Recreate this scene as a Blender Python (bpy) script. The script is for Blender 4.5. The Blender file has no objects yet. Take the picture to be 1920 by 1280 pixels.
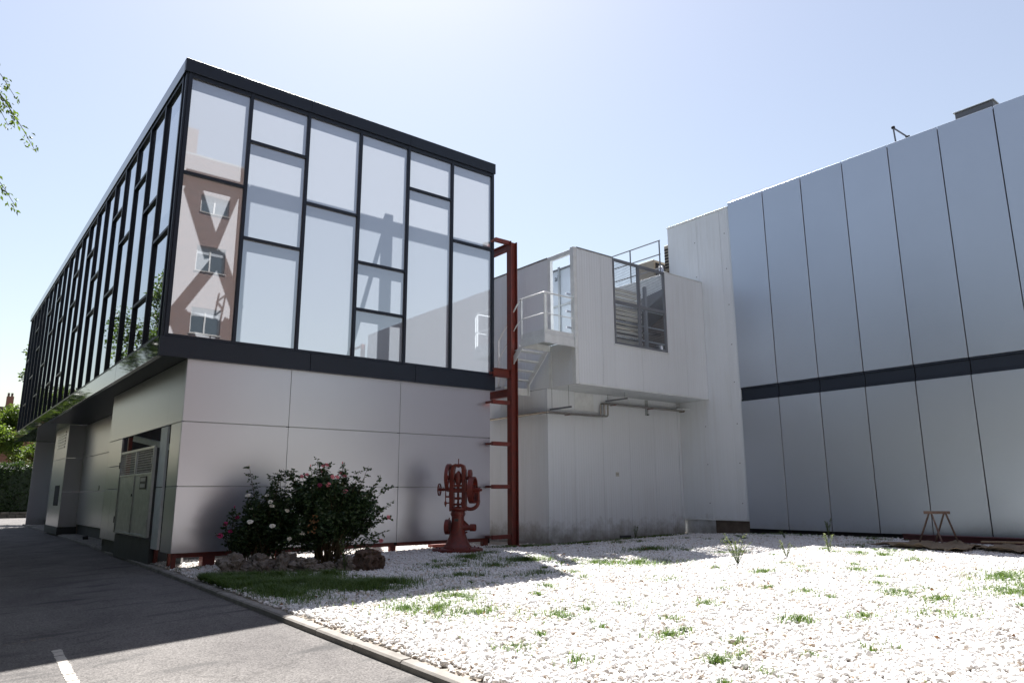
import bpy, bmesh, math, random
import numpy as np
from mathutils import Vector, Matrix, noise as mnoise

random.seed(7)
rng = np.random.default_rng(7)
R = math.radians

# ------------------------------------------------------------------ camera, sky, sun, exposure
scene = bpy.context.scene
C = scene.collection

CAM_H = 1.5
PITCH, ROLL, YAW = R(11.957), R(-0.2606), R(38.675)
cam_data = bpy.data.cameras.new("camera")
cam_data.sensor_fit = 'HORIZONTAL'
cam_data.sensor_width = 36.0
cam_data.lens = 1355.12 * 36.0 / 1920.0
cam_data.clip_start = 0.1
cam_data.clip_end = 2000.0
cam = bpy.data.objects.new("camera", cam_data)
C.objects.link(cam)
_f = Vector((math.sin(YAW) * math.cos(PITCH), math.cos(YAW) * math.cos(PITCH), math.sin(PITCH)))
_r = Vector((math.cos(YAW), -math.sin(YAW), 0))
_u = _r.cross(_f)
_r2 = _r * math.cos(ROLL) + _u * math.sin(ROLL)
_u2 = _u * math.cos(ROLL) - _r * math.sin(ROLL)
_m = Matrix((( _r2.x, _u2.x, -_f.x, 0), (_r2.y, _u2.y, -_f.y, 0), (_r2.z, _u2.z, -_f.z, CAM_H), (0, 0, 0, 1)))
cam.matrix_world = _m
scene.camera = cam

SUN_AZ, SUN_EL = R(27.2), R(55.4)
world = bpy.data.worlds.new("World")
scene.world = world
world.use_nodes = True
wn = world.node_tree
for n in list(wn.nodes):
    wn.nodes.remove(n)
w_out = wn.nodes.new('ShaderNodeOutputWorld')
w_bg = wn.nodes.new('ShaderNodeBackground')
w_sky = wn.nodes.new('ShaderNodeTexSky')
w_sky.sky_type = 'NISHITA'
w_sky.sun_disc = False
w_sky.sun_elevation = SUN_EL
w_sky.sun_rotation = SUN_AZ
w_sky.altitude = 600
w_sky.air_density = 1.7
w_sky.dust_density = 1.35
w_sky.ozone_density = 2.0
w_bg.inputs['Strength'].default_value = 0.043
w_haze = wn.nodes.new('ShaderNodeVectorMath')      # even summer haze over the whole sky
w_haze.operation = 'ADD'
w_haze.inputs[1].default_value = (1.55, 1.15, 1.05)
wn.links.new(w_sky.outputs[0], w_haze.inputs[0])
wn.links.new(w_haze.outputs[0], w_bg.inputs[0])
wn.links.new(w_bg.outputs[0], w_out.inputs[0])

sun_data = bpy.data.lights.new("sun", 'SUN')
sun_data.energy = 4.8
sun_data.angle = R(0.53)
sun_data.color = (1.0, 0.96, 0.92)
sun = bpy.data.objects.new("sun", sun_data)
C.objects.link(sun)
SUN_DIR = Vector((math.sin(SUN_AZ) * math.cos(SUN_EL), math.cos(SUN_AZ) * math.cos(SUN_EL), math.sin(SUN_EL)))
sun.rotation_euler = SUN_DIR.to_track_quat('Z', 'Y').to_euler()
sun.location = (20, 40, 60)

scene.view_settings.view_transform = 'Standard'
scene.view_settings.look = 'None'
scene.view_settings.gamma = 1.0
scene.view_settings.use_curve_mapping = False
scene.view_settings.exposure = 1.5
scene.render.engine = 'CYCLES'
scene.cycles.max_bounces = 10
scene.cycles.transparent_max_bounces = 12
scene.cycles.caustics_reflective = False
scene.cycles.caustics_refractive = False
scene.cycles.sample_clamp_indirect = 6.0
scene.cycles.use_denoising = True

# ------------------------------------------------------------------ materials
MATS = {}

def nt_new(name):
    m = bpy.data.materials.new(name)
    m.use_nodes = True
    nt = m.node_tree
    nt.nodes.clear()
    out = nt.nodes.new('ShaderNodeOutputMaterial')
    MATS[name] = m
    return m, nt, out

def node(nt, typ, **kw):
    n = nt.nodes.new(typ)
    for k, v in kw.items():
        if k == 'inputs':
            for ik, iv in v.items():
                n.inputs[ik].default_value = iv
        else:
            setattr(n, k, v)
    return n

def c4(c):
    return (c[0], c[1], c[2], 1.0)

def surface(name, color, rough=0.6, metal=0.0, var=0.08, var_scale=3.0, bump=0.0, bump_scale=40.0, bump_dist=0.01,
            color2=None, piece_var=0.0, rough_var=0.0, stretch=(1, 1, 1), spec=0.5, coat=0.0, foot=0.0):
    """Principled surface with world-space noise for colour, roughness and fine relief."""
    m, nt, out = nt_new(name)
    L = nt.links.new
    p = node(nt, 'ShaderNodeBsdfPrincipled')
    p.inputs['Metallic'].default_value = metal
    p.inputs['Specular IOR Level'].default_value = spec
    p.inputs['Coat Weight'].default_value = coat
    L(p.outputs[0], out.inputs[0])
    geo = node(nt, 'ShaderNodeNewGeometry')
    mp = node(nt, 'ShaderNodeMapping')
    mp.inputs['Scale'].default_value = stretch
    L(geo.outputs['Position'], mp.inputs['Vector'])
    n1 = node(nt, 'ShaderNodeTexNoise', inputs={'Scale': var_scale, 'Detail': 6.0, 'Roughness': 0.6})
    L(mp.outputs[0], n1.inputs['Vector'])
    ramp = node(nt, 'ShaderNodeMapRange', inputs={'From Min': 0.3, 'From Max': 0.7, 'To Min': 0.0, 'To Max': 1.0})
    L(n1.outputs[0], ramp.inputs[0])
    mix = node(nt, 'ShaderNodeMix', data_type='RGBA')
    a = tuple(max(0, x * (1 - var)) for x in color)
    b = tuple(x * (1 + var) for x in color) if color2 is None else color2
    mix.inputs['A'].default_value = c4(a)
    mix.inputs['B'].default_value = c4(b)
    L(ramp.outputs[0], mix.inputs['Factor'])
    col = mix.outputs['Result']
    if piece_var:
        oi = node(nt, 'ShaderNodeObjectInfo')
        mr = node(nt, 'ShaderNodeMapRange', inputs={'To Min': 1 - piece_var, 'To Max': 1 + piece_var})
        L(oi.outputs['Random'], mr.inputs[0])
        hsv = node(nt, 'ShaderNodeHueSaturation')
        L(mr.outputs[0], hsv.inputs['Value'])
        L(col, hsv.inputs['Color'])
        col = hsv.outputs[0]
    if foot:
        # rain-splashed dust, ragged, on the lowest part of the sheet
        sp = node(nt, 'ShaderNodeSeparateXYZ')
        L(geo.outputs['Position'], sp.inputs[0])
        dn = node(nt, 'ShaderNodeTexNoise', inputs={'Scale': 3.5, 'Detail': 7.0, 'Roughness': 0.7})
        L(geo.outputs['Position'], dn.inputs['Vector'])
        hm = node(nt, 'ShaderNodeMath', operation='MULTIPLY_ADD')
        L(dn.outputs[0], hm.inputs[0])
        hm.inputs[1].default_value = 0.9
        hm.inputs[2].default_value = foot - 0.35
        df = node(nt, 'ShaderNodeMath', operation='SUBTRACT')
        L(hm.outputs[0], df.inputs[0])
        L(sp.outputs['Z'], df.inputs[1])
        dr = node(nt, 'ShaderNodeMapRange', inputs={'From Min': -0.15, 'From Max': 0.35, 'To Min': 0.0, 'To Max': 0.35})
        L(df.outputs[0], dr.inputs[0])
        dm = node(nt, 'ShaderNodeMix', data_type='RGBA')
        dm.inputs['B'].default_value = (0.22, 0.19, 0.15, 1)
        L(col, dm.inputs['A'])
        L(dr.outputs[0], dm.inputs['Factor'])
        col = dm.outputs['Result']
    L(col, p.inputs['Base Color'])
    if rough_var:
        n2 = node(nt, 'ShaderNodeTexNoise', inputs={'Scale': var_scale * 2.3, 'Detail': 4.0})
        L(mp.outputs[0], n2.inputs['Vector'])
        mr2 = node(nt, 'ShaderNodeMapRange', inputs={'From Min': 0.3, 'From Max': 0.7, 'To Min': max(0.02, rough - rough_var), 'To Max': rough + rough_var})
        L(n2.outputs[0], mr2.inputs[0])
        L(mr2.outputs[0], p.inputs['Roughness'])
    else:
        p.inputs['Roughness'].default_value = rough
    if bump:
        n3 = node(nt, 'ShaderNodeTexNoise', inputs={'Scale': bump_scale, 'Detail': 5.0})
        L(geo.outputs['Position'], n3.inputs['Vector'])
        bp = node(nt, 'ShaderNodeBump', inputs={'Strength': bump, 'Distance': bump_dist})
        L(n3.outputs[0], bp.inputs['Height'])
        L(bp.outputs[0], p.inputs['Normal'])
    return m

M_silver = surface('silver_composite', (0.56, 0.575, 0.645), rough=0.3, metal=0.75, var=0.012, var_scale=0.8, piece_var=0.025, bump=0.03, bump_scale=0.8, bump_dist=0.02, foot=0.3)
M_grey = surface('grey_composite', (0.47, 0.525, 0.61), rough=0.34, metal=0.8, var=0.015, var_scale=0.8, piece_var=0.03, bump=0.03, bump_scale=0.7, bump_dist=0.02, foot=0.45)
M_navy = surface('navy_aluminium', (0.014, 0.021, 0.036), rough=0.42, metal=0.0, var=0.1, var_scale=1.0, spec=0.35)
M_navy_gloss = surface('navy_gloss_fascia', (0.03, 0.038, 0.05), rough=0.035, metal=0.0, var=0.1, var_scale=1.0, spec=0.8)
M_dark = surface('dark_void', (0.015, 0.015, 0.017), rough=0.9, var=0.2)
M_roofing = surface('flat_roofing', (0.2, 0.2, 0.2), rough=0.9, var=0.2)
M_redsteel = surface('oxide_red_steel', (0.22, 0.034, 0.022), rough=0.5, var=0.2, var_scale=6, bump=0.1, bump_scale=60, bump_dist=0.004, color2=(0.11, 0.03, 0.025))
M_machine = surface('rusty_red_paint', (0.24, 0.028, 0.016), rough=0.45, var=0.25, var_scale=13, bump=0.3, bump_scale=70, bump_dist=0.006, color2=(0.09, 0.022, 0.016), rough_var=0.12)
M_concrete = surface('concrete', (0.24, 0.225, 0.205), rough=0.92, var=0.25, var_scale=4, bump=0.35, bump_scale=90, bump_dist=0.006, piece_var=0.08)
M_brownconc = surface('brown_concrete', (0.13, 0.105, 0.085), rough=0.95, var=0.3, var_scale=4, bump=0.3, bump_scale=50)
M_darkconc = surface('dark_painted_concrete', (0.06, 0.066, 0.07), rough=0.6, var=0.25, var_scale=3, bump=0.2, bump_scale=40)
M_whitepaint = surface('white_painted_steel', (0.66, 0.7, 0.72), rough=0.45, var=0.1, var_scale=5)
M_galv = surface('galvanised_steel', (0.42, 0.45, 0.46), rough=0.38, metal=0.7, var=0.12, var_scale=5, rough_var=0.1)
M_greyframe = surface('grey_painted_frame', (0.16, 0.175, 0.2), rough=0.5, var=0.08)
M_pipe = surface('stainless_pipe', (0.42, 0.39, 0.35), rough=0.22, metal=1.0, var=0.1, var_scale=6)
M_duct = surface('bright_duct', (0.65, 0.67, 0.7), rough=0.25, metal=1.0, var=0.1, var_scale=12, bump=0.4, bump_scale=30, bump_dist=0.02)
M_rock = surface('garden_rock', (0.2, 0.172, 0.145), rough=0.95, var=0.45, var_scale=7, bump=0.9, bump_scale=24, bump_dist=0.03, color2=(0.27, 0.235, 0.2))
M_burlap = surface('burlap', (0.23, 0.18, 0.125), rough=1.0, var=0.2, var_scale=5, bump=0.4, bump_scale=140, bump_dist=0.004)
M_wood = surface('weathered_plank', (0.33, 0.25, 0.16), rough=0.85, var=0.25, var_scale=5, stretch=(1, 8, 1))
M_rustsaw = surface('rusty_trestle', (0.13, 0.07, 0.05), rough=0.75, var=0.4, var_scale=18, color2=(0.17, 0.12, 0.1))
M_soil = surface('gravel_bed_soil', (0.27, 0.23, 0.185), rough=1.0, var=0.3, var_scale=5, bump=0.8, bump_scale=30, bump_dist=0.03, color2=(0.42, 0.38, 0.33))
M_earth = surface('earth', (0.1, 0.085, 0.06), rough=1.0, var=0.3, var_scale=2)
M_paint_mark = surface('road_paint', (0.5, 0.47, 0.42), rough=0.8, var=0.1, var_scale=20)
M_whitewall = surface('white_render', (0.6, 0.6, 0.58), rough=0.8, var=0.08, var_scale=2)
M_ahu = surface('pale_blue_unit', (0.5, 0.56, 0.62), rough=0.4, var=0.05, var_scale=2)
M_letter = surface('dark_lettering', (0.05, 0.06, 0.075), rough=0.5, var=0.05)
M_black = surface('black_rubber', (0.012, 0.012, 0.013), rough=0.6, var=0.1)
M_louvre = surface('beige_louvre', (0.3, 0.27, 0.22), rough=0.6, var=0.1)
M_bark = surface('bark', (0.09, 0.065, 0.045), rough=0.95, var=0.35, var_scale=9, bump=0.8, bump_scale=25, bump_dist=0.03)
M_cane = surface('rose_cane', (0.075, 0.085, 0.035), rough=0.7, var=0.3, var_scale=14, color2=(0.1, 0.06, 0.03))
M_stump = surface('stump_wood', (0.095, 0.062, 0.045), rough=0.95, var=0.4, var_scale=12, bump=0.8, bump_scale=30, bump_dist=0.03)
M_stonewall = surface('wall_stone', (0.2, 0.17, 0.13), rough=0.95, var=0.3, var_scale=3, piece_var=0.2, bump=0.6, bump_scale=14, bump_dist=0.03)
M_creamwin = surface('window_frame_white', (0.42, 0.42, 0.41), rough=0.5, var=0.04)
M_blind = surface('roller_blind', (0.26, 0.28, 0.3), rough=0.8, var=0.04)
M_terracotta = surface('far_brick_wall', (0.24, 0.12, 0.085), rough=0.9, var=0.15, var_scale=3)
M_plaque = surface('dark_plaque', (0.05, 0.05, 0.045), rough=0.5, var=0.1)
M_plate = surface('pale_plate', (0.45, 0.45, 0.42), rough=0.5, var=0.05)


def sandwich_panel():
    """White insulated panel: vertical micro-ribs, rain streaks and splash dirt near its foot."""
    m, nt, out = nt_new('white_sandwich_panel')
    L = nt.links.new
    p = node(nt, 'ShaderNodeBsdfPrincipled', inputs={'Roughness': 0.42, 'Metallic': 0.0})
    L(p.outputs[0], out.inputs[0])
    geo = node(nt, 'ShaderNodeNewGeometry')
    sep = node(nt, 'ShaderNodeSeparateXYZ')
    L(geo.outputs['Position'], sep.inputs[0])
    mp = node(nt, 'ShaderNodeMapping')
    mp.inputs['Scale'].default_value = (9, 9, 0.35)
    L(geo.outputs['Position'], mp.inputs['Vector'])
    st = node(nt, 'ShaderNodeTexNoise', inputs={'Scale': 1.0, 'Detail': 5.0, 'Roughness': 0.65})
    L(mp.outputs[0], st.inputs['Vector'])
    sr = node(nt, 'ShaderNodeMapRange', inputs={'From Min': 0.42, 'From Max': 0.72, 'To Min': 0.0, 'To Max': 0.55})
    L(st.outputs[0], sr.inputs[0])
    big = node(nt, 'ShaderNodeTexNoise', inputs={'Scale': 0.7, 'Detail': 4.0})
    L(geo.outputs['Position'], big.inputs['Vector'])
    br = node(nt, 'ShaderNodeMapRange', inputs={'From Min': 0.35, 'From Max': 0.65, 'To Min': 0.0, 'To Max': 1.0})
    L(big.outputs[0], br.inputs[0])
    mul = node(nt, 'ShaderNodeMath', operation='MULTIPLY')
    L(sr.outputs[0], mul.inputs[0])
    L(br.outputs[0], mul.inputs[1])
    mix = node(nt, 'ShaderNodeMix', data_type='RGBA')
    mix.inputs['A'].default_value = (0.69, 0.74, 0.79, 1)
    mix.inputs['B'].default_value = (0.57, 0.6, 0.62, 1)
    L(mul.outputs[0], mix.inputs['Factor'])
    # splash dirt, ragged, rising from the soil
    dn = node(nt, 'ShaderNodeTexNoise', inputs={'Scale': 2.6, 'Detail': 6.0, 'Roughness': 0.7})
    L(geo.outputs['Position'], dn.inputs['Vector'])
    dm = node(nt, 'ShaderNodeMath', operation='MULTIPLY_ADD')
    L(dn.outputs[0], dm.inputs[0])
    dm.inputs[1].default_value = 1.3
    dm.inputs[2].default_value = -0.1
    ds = node(nt, 'ShaderNodeMath', operation='SUBTRACT')
    L(dm.outputs[0], ds.inputs[0])
    L(sep.outputs['Z'], ds.inputs[1])
    dr = node(nt, 'ShaderNodeMapRange', inputs={'From Min': -0.25, 'From Max': 0.35, 'To Min': 0.0, 'To Max': 0.75})
    L(ds.outputs[0], dr.inputs[0])
    mix2 = node(nt, 'ShaderNodeMix', data_type='RGBA')
    mix2.inputs['B'].default_value = (0.13, 0.115, 0.085, 1)
    L(mix.outputs['Result'], mix2.inputs['A'])
    L(dr.outputs[0], mix2.inputs['Factor'])
    oi = node(nt, 'ShaderNodeObjectInfo')
    mr = node(nt, 'ShaderNodeMapRange', inputs={'To Min': 0.97, 'To Max': 1.02})
    L(oi.outputs['Random'], mr.inputs[0])
    hsv = node(nt, 'ShaderNodeHueSaturation')
    L(mr.outputs[0], hsv.inputs['Value'])
    L(mix2.outputs['Result'], hsv.inputs['Color'])
    L(hsv.outputs[0], p.inputs['Base Color'])
    add = node(nt, 'ShaderNodeMath', operation='ADD')
    L(sep.outputs['X'], add.inputs[0])
    L(sep.outputs['Y'], add.inputs[1])
    wv = node(nt, 'ShaderNodeMath', operation='MULTIPLY')
    L(add.outputs[0], wv.inputs[0])
    wv.inputs[1].default_value = 2 * math.pi / 0.1
    sn = node(nt, 'ShaderNodeMath', operation='SINE')
    L(wv.outputs[0], sn.inputs[0])
    bp = node(nt, 'ShaderNodeBump', inputs={'Strength': 0.35, 'Distance': 0.004})
    L(sn.outputs[0], bp.inputs['Height'])
    L(bp.outputs[0], p.inputs['Normal'])
    return m

M_panel = sandwich_panel()


def pane_material(name, trans, diff, refl):
    """Reflective coated pane over a pale translucent interlayer: it passes scattered sun from behind and mirrors the sky."""
    m, nt, out = nt_new(name)
    L = nt.links.new
    tr = node(nt, 'ShaderNodeBsdfTranslucent', inputs={'Color': c4(trans)})
    df = node(nt, 'ShaderNodeBsdfDiffuse', inputs={'Color': c4(diff)})
    ad = node(nt, 'ShaderNodeAddShader')
    L(tr.outputs[0], ad.inputs[0])
    L(df.outputs[0], ad.inputs[1])
    gl = node(nt, 'ShaderNodeBsdfGlossy', inputs={'Color': (0.93, 0.96, 1.0, 1), 'Roughness': 0.004})
    geo = node(nt, 'ShaderNodeNewGeometry')
    n3 = node(nt, 'ShaderNodeTexNoise', inputs={'Scale': 0.9, 'Detail': 2.0})
    L(geo.outputs['Position'], n3.inputs['Vector'])
    bp = node(nt, 'ShaderNodeBump', inputs={'Strength': 0.07, 'Distance': 0.01})
    L(n3.outputs[0], bp.inputs['Height'])
    L(bp.outputs[0], gl.inputs['Normal'])
    fr = node(nt, 'ShaderNodeFresnel', inputs={'IOR': 1.5})
    mr = node(nt, 'ShaderNodeMapRange', inputs={'From Min': 0.0, 'From Max': 1.0, 'To Min': refl, 'To Max': 1.0})
    L(fr.outputs[0], mr.inputs[0])
    mx = node(nt, 'ShaderNodeMixShader')
    L(mr.outputs[0], mx.inputs[0])
    L(ad.outputs[0], mx.inputs[1])
    L(gl.outputs[0], mx.inputs[2])
    L(mx.outputs[0], out.inputs[0])
    return m

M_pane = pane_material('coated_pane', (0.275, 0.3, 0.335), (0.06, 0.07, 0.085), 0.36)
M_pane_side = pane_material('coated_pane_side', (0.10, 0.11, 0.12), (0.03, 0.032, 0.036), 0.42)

def tint_glass():
    m, nt, out = nt_new('tinted_screen_glass')
    t = node(nt, 'ShaderNodeBsdfTransparent', inputs={'Color': (0.82, 0.85, 0.87, 1)})
    g = node(nt, 'ShaderNodeBsdfGlossy', inputs={'Roughness': 0.02})
    mx = node(nt, 'ShaderNodeMixShader', inputs={0: 0.06})
    nt.links.new(t.outputs[0], mx.inputs[1])
    nt.links.new(g.outputs[0], mx.inputs[2])
    nt.links.new(mx.outputs[0], out.inputs[0])
    return m
M_tint = tint_glass()

def window_glass():
    m, nt, out = nt_new('dark_window_glass')
    p = node(nt, 'ShaderNodeBsdfPrincipled', inputs={'Base Color': (0.05, 0.065, 0.075, 1), 'Roughness': 0.05})
    nt.links.new(p.outputs[0], out.inputs[0])
    return m
M_winglass = window_glass()

def leaf_material(name, c1, c2, trans=0.45):
    m, nt, out = nt_new(name)
    L = nt.links.new
    at = node(nt, 'ShaderNodeAttribute', attribute_name='leaf_tone')
    mix = node(nt, 'ShaderNodeMix', data_type='RGBA')
    mix.inputs['A'].default_value = c4(c1)
    mix.inputs['B'].default_value = c4(c2)
    L(at.outputs['Fac'], mix.inputs['Factor'])
    p = node(nt, 'ShaderNodeBsdfPrincipled', inputs={'Roughness': 0.45})
    L(mix.outputs['Result'], p.inputs['Base Color'])
    t = node(nt, 'ShaderNodeBsdfTranslucent')
    hs = node(nt, 'ShaderNodeHueSaturation', inputs={'Hue': 0.485, 'Saturation': 1.1, 'Value': 1.5})
    L(mix.outputs['Result'], hs.inputs['Color'])
    L(hs.outputs[0], t.inputs['Color'])
    mx = node(nt, 'ShaderNodeMixShader', inputs={0: trans})
    L(p.outputs[0], mx.inputs[1])
    L(t.outputs[0], mx.inputs[2])
    L(mx.outputs[0], out.inputs[0])
    return m

M_leaf_tree = leaf_material('tree_leaf', (0.035, 0.07, 0.015), (0.1, 0.16, 0.03))
M_leaf_hedge = leaf_material('hedge_leaf', (0.018, 0.04, 0.012), (0.05, 0.09, 0.022), 0.3)
M_leaf_shade = leaf_material('shaded_tree_leaf', (0.014, 0.03, 0.012), (0.035, 0.06, 0.018), 0.2)  # tree leaf with deep shade put into its colour, dimming its reflection
M_leaf_rose = leaf_material('rose_leaf', (0.02, 0.052, 0.024), (0.062, 0.1, 0.034), 0.3)
M_grass = leaf_material('grass_blade', (0.035, 0.095, 0.015), (0.14, 0.21, 0.05), 0.35)
M_weed = leaf_material('weed_leaf', (0.07, 0.11, 0.04), (0.2, 0.24, 0.1), 0.35)
M_petal_pink = surface('pink_petal', (0.62, 0.2, 0.22), rough=0.6, var=0.15, var_scale=60)
M_petal_white = surface('white_petal', (0.75, 0.72, 0.62), rough=0.6, var=0.06, var_scale=60)
M_petal_magenta = surface('magenta_petal', (0.5, 0.03, 0.16), rough=0.6, var=0.15, var_scale=60)
M_petal_dark = surface('crimson_petal', (0.16, 0.005, 0.04), rough=0.6, var=0.15, var_scale=60)
M_deadleaf = surface('dry_leaf', (0.22, 0.11, 0.045), rough=0.8, var=0.2, var_scale=30)

def asphalt_material():
    m, nt, out = nt_new('asphalt')
    L = nt.links.new
    p = node(nt, 'ShaderNodeBsdfPrincipled', inputs={'Roughness': 0.9, 'Specular IOR Level': 0.3})
    L(p.outputs[0], out.inputs[0])
    geo = node(nt, 'ShaderNodeNewGeometry')
    fine = node(nt, 'ShaderNodeTexVoronoi', inputs={'Scale': 75.0})
    L(geo.outputs['Position'], fine.inputs['Vector'])
    fr = node(nt, 'ShaderNodeMapRange', inputs={'From Min': 0.0, 'From Max': 1.0, 'To Min': 0.62, 'To Max': 1.5})
    sepc = node(nt, 'ShaderNodeSeparateColor')
    L(fine.outputs['Color'], sepc.inputs[0])
    L(sepc.outputs[0], fr.inputs[0])
    big = node(nt, 'ShaderNodeTexNoise', inputs={'Scale': 0.8, 'Detail': 7.0, 'Roughness': 0.65})
    mp = node(nt, 'ShaderNodeMapping')
    mp.inputs['Scale'].default_value = (1.0, 0.55, 1)
    L(geo.outputs['Position'], mp.inputs['Vector'])
    L(mp.outputs[0], big.inputs['Vector'])
    bmix = node(nt, 'ShaderNodeMix', data_type='RGBA')
    bmix.inputs['A'].default_value = (0.1, 0.094, 0.091, 1)
    bmix.inputs['B'].default_value = (0.15, 0.142, 0.135, 1)
    br = node(nt, 'ShaderNodeMapRange', inputs={'From Min': 0.35, 'From Max': 0.62})
    L(big.outputs[0], br.inputs[0])
    L(br.outputs[0], bmix.inputs['Factor'])
    hs = node(nt, 'ShaderNodeHueSaturation')
    L(bmix.outputs['Result'], hs.inputs['Color'])
    L(fr.outputs[0], hs.inputs['Value'])
    # oil stains
    oil = node(nt, 'ShaderNodeTexNoise', inputs={'Scale': 1.1, 'Detail': 3.0, 'Distortion': 0.4})
    mp2 = node(nt, 'ShaderNodeMapping')
    mp2.inputs['Scale'].default_value = (0.7, 1.9, 1)
    mp2.inputs['Rotation'].default_value = (0, 0, R(-38))
    L(geo.outputs['Position'], mp2.inputs['Vector'])
    L(mp2.outputs[0], oil.inputs['Vector'])
    orr = node(nt, 'ShaderNodeMapRange', inputs={'From Min': 0.57, 'From Max': 0.7, 'To Min': 0.0, 'To Max': 0.7})
    L(oil.outputs[0], orr.inputs[0])
    omix = node(nt, 'ShaderNodeMix', data_type='RGBA')
    omix.inputs['B'].default_value = (0.05, 0.05, 0.05, 1)
    L(orr.outputs[0], omix.inputs['Factor'])
    L(hs.outputs[0], omix.inputs['A'])
    # hairline cracks
    vo = node(nt, 'ShaderNodeTexVoronoi', feature='DISTANCE_TO_EDGE', inputs={'Scale': 0.33})
    wob = node(nt, 'ShaderNodeTexNoise', inputs={'Scale': 3.0, 'Detail': 5.0})
    L(geo.outputs['Position'], wob.inputs['Vector'])
    va = node(nt, 'ShaderNodeVectorMath', operation='MULTIPLY_ADD')
    va.inputs[1].default_value = (0.6, 0.6, 0.0)
    L(wob.outputs['Color'], va.inputs[0])
    L(geo.outputs['Position'], va.inputs[2])
    L(va.outputs[0], vo.inputs['Vector'])
    cr = node(nt, 'ShaderNodeMapRange', inputs={'From Min': 0.0, 'From Max': 0.006, 'To Min': 0.4, 'To Max': 0.0})
    L(vo.outputs['Distance'], cr.inputs[0])
    cmix = node(nt, 'ShaderNodeMix', data_type='RGBA')
    cmix.inputs['B'].default_value = (0.045, 0.042, 0.04, 1)
    L(cr.outputs[0], cmix.inputs['Factor'])
    L(omix.outputs['Result'], cmix.inputs['A'])
    L(cmix.outputs['Result'], p.inputs['Base Color'])
    bp = node(nt, 'ShaderNodeBump', inputs={'Strength': 0.6, 'Distance': 0.006})
    L(fine.outputs['Distance'], bp.inputs['Height'])
    L(bp.outputs[0], p.inputs['Normal'])
    return m
M_asphalt = asphalt_material()

def pebble_material():
    m, nt, out = nt_new('marble_pebble')
    L = nt.links.new
    p = node(nt, 'ShaderNodeBsdfPrincipled', inputs={'Roughness': 0.6})
    L(p.outputs[0], out.inputs[0])
    at = node(nt, 'ShaderNodeAttribute', attribute_name='tint', attribute_type='INSTANCER')
    cr = node(nt, 'ShaderNodeValToRGB')
    e = cr.color_ramp.elements
    e[0].position = 0.0
    e[0].color = (0.30, 0.2, 0.13, 1)
    e[1].position = 1.0
    e[1].color = (0.79, 0.79, 0.785, 1)
    for pos, c in ((0.04, (0.42, 0.33, 0.25, 1)), (0.10, (0.58, 0.5, 0.42, 1)), (0.25, (0.58, 0.54, 0.49, 1)), (0.48, (0.73, 0.72, 0.7, 1))):
        q = e.new(pos)
        q.color = c
    L(at.outputs['Fac'], cr.inputs[0])
    tc = node(nt, 'ShaderNodeTexCoord')
    nz = node(nt, 'ShaderNodeTexNoise', inputs={'Scale': 1.6, 'Detail': 4.0})
    L(tc.outputs['Object'], nz.inputs['Vector'])
    mr = node(nt, 'ShaderNodeMapRange', inputs={'From Min': 0.3, 'From Max': 0.7, 'To Min': 0.9, 'To Max': 1.04})
    L(nz.outputs[0], mr.inputs[0])
    hs = node(nt, 'ShaderNodeHueSaturation')
    L(cr.outputs[0], hs.inputs['Color'])
    L(mr.outputs[0], hs.inputs['Value'])
    L(hs.outputs[0], p.inputs['Base Color'])
    return m
M_pebble = pebble_material()

def brick_material(name, c1, c2, mortar, scale=1.0):
    m, nt, out = nt_new(name)
    L = nt.links.new
    p = node(nt, 'ShaderNodeBsdfPrincipled', inputs={'Roughness': 0.9})
    L(p.outputs[0], out.inputs[0])
    geo = node(nt, 'ShaderNodeNewGeometry')
    sep = node(nt, 'ShaderNodeSeparateXYZ')
    L(geo.outputs['Position'], sep.inputs[0])
    ad = node(nt, 'ShaderNodeMath', operation='ADD')
    L(sep.outputs['X'], ad.inputs[0])
    L(sep.outputs['Y'], ad.inputs[1])
    cb = node(nt, 'ShaderNodeCombineXYZ')
    L(ad.outputs[0], cb.inputs['X'])
    L(sep.outputs['Z'], cb.inputs['Y'])
    b = node(nt, 'ShaderNodeTexBrick', inputs={'Color1': c4(c1), 'Color2': c4(c2), 'Mortar': c4(mortar), 'Scale': scale,
             'Mortar Size': 0.012, 'Brick Width': 0.25, 'Row Height': 0.075})
    L(cb.outputs[0], b.inputs['Vector'])
    L(b.outputs['Color'], p.inputs['Base Color'])
    bp = node(nt, 'ShaderNodeBump', inputs={'Strength': 0.5, 'Distance': 0.01})
    bp.invert = True
    L(b.outputs['Fac'], bp.inputs['Height'])
    L(bp.outputs[0], p.inputs['Normal'])
    return m
M_brick = brick_material('brown_brick', (0.12, 0.06, 0.047), (0.075, 0.038, 0.032), (0.22, 0.18, 0.155))

# ------------------------------------------------------------------ mesh helpers
def link(o, parent=None):
    C.objects.link(o)
    if parent is not None:
        o.parent = parent
    return o

def tag(o, label, cat, group=None, kind=None):
    o['label'] = label
    o['category'] = cat
    if group:
        o['group'] = group
    if kind:
        o['kind'] = kind
    return o

def thing(name, loc, label, cat, group=None):
    o = bpy.data.objects.new(name, None)
    o.empty_display_size = 0.2
    o.location = loc
    C.objects.link(o)
    return tag(o, label, cat, group)

def wloc(o):
    v = Vector(o.location)
    while o.parent is not None:
        o = o.parent
        v += Vector(o.location)
    return v

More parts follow.
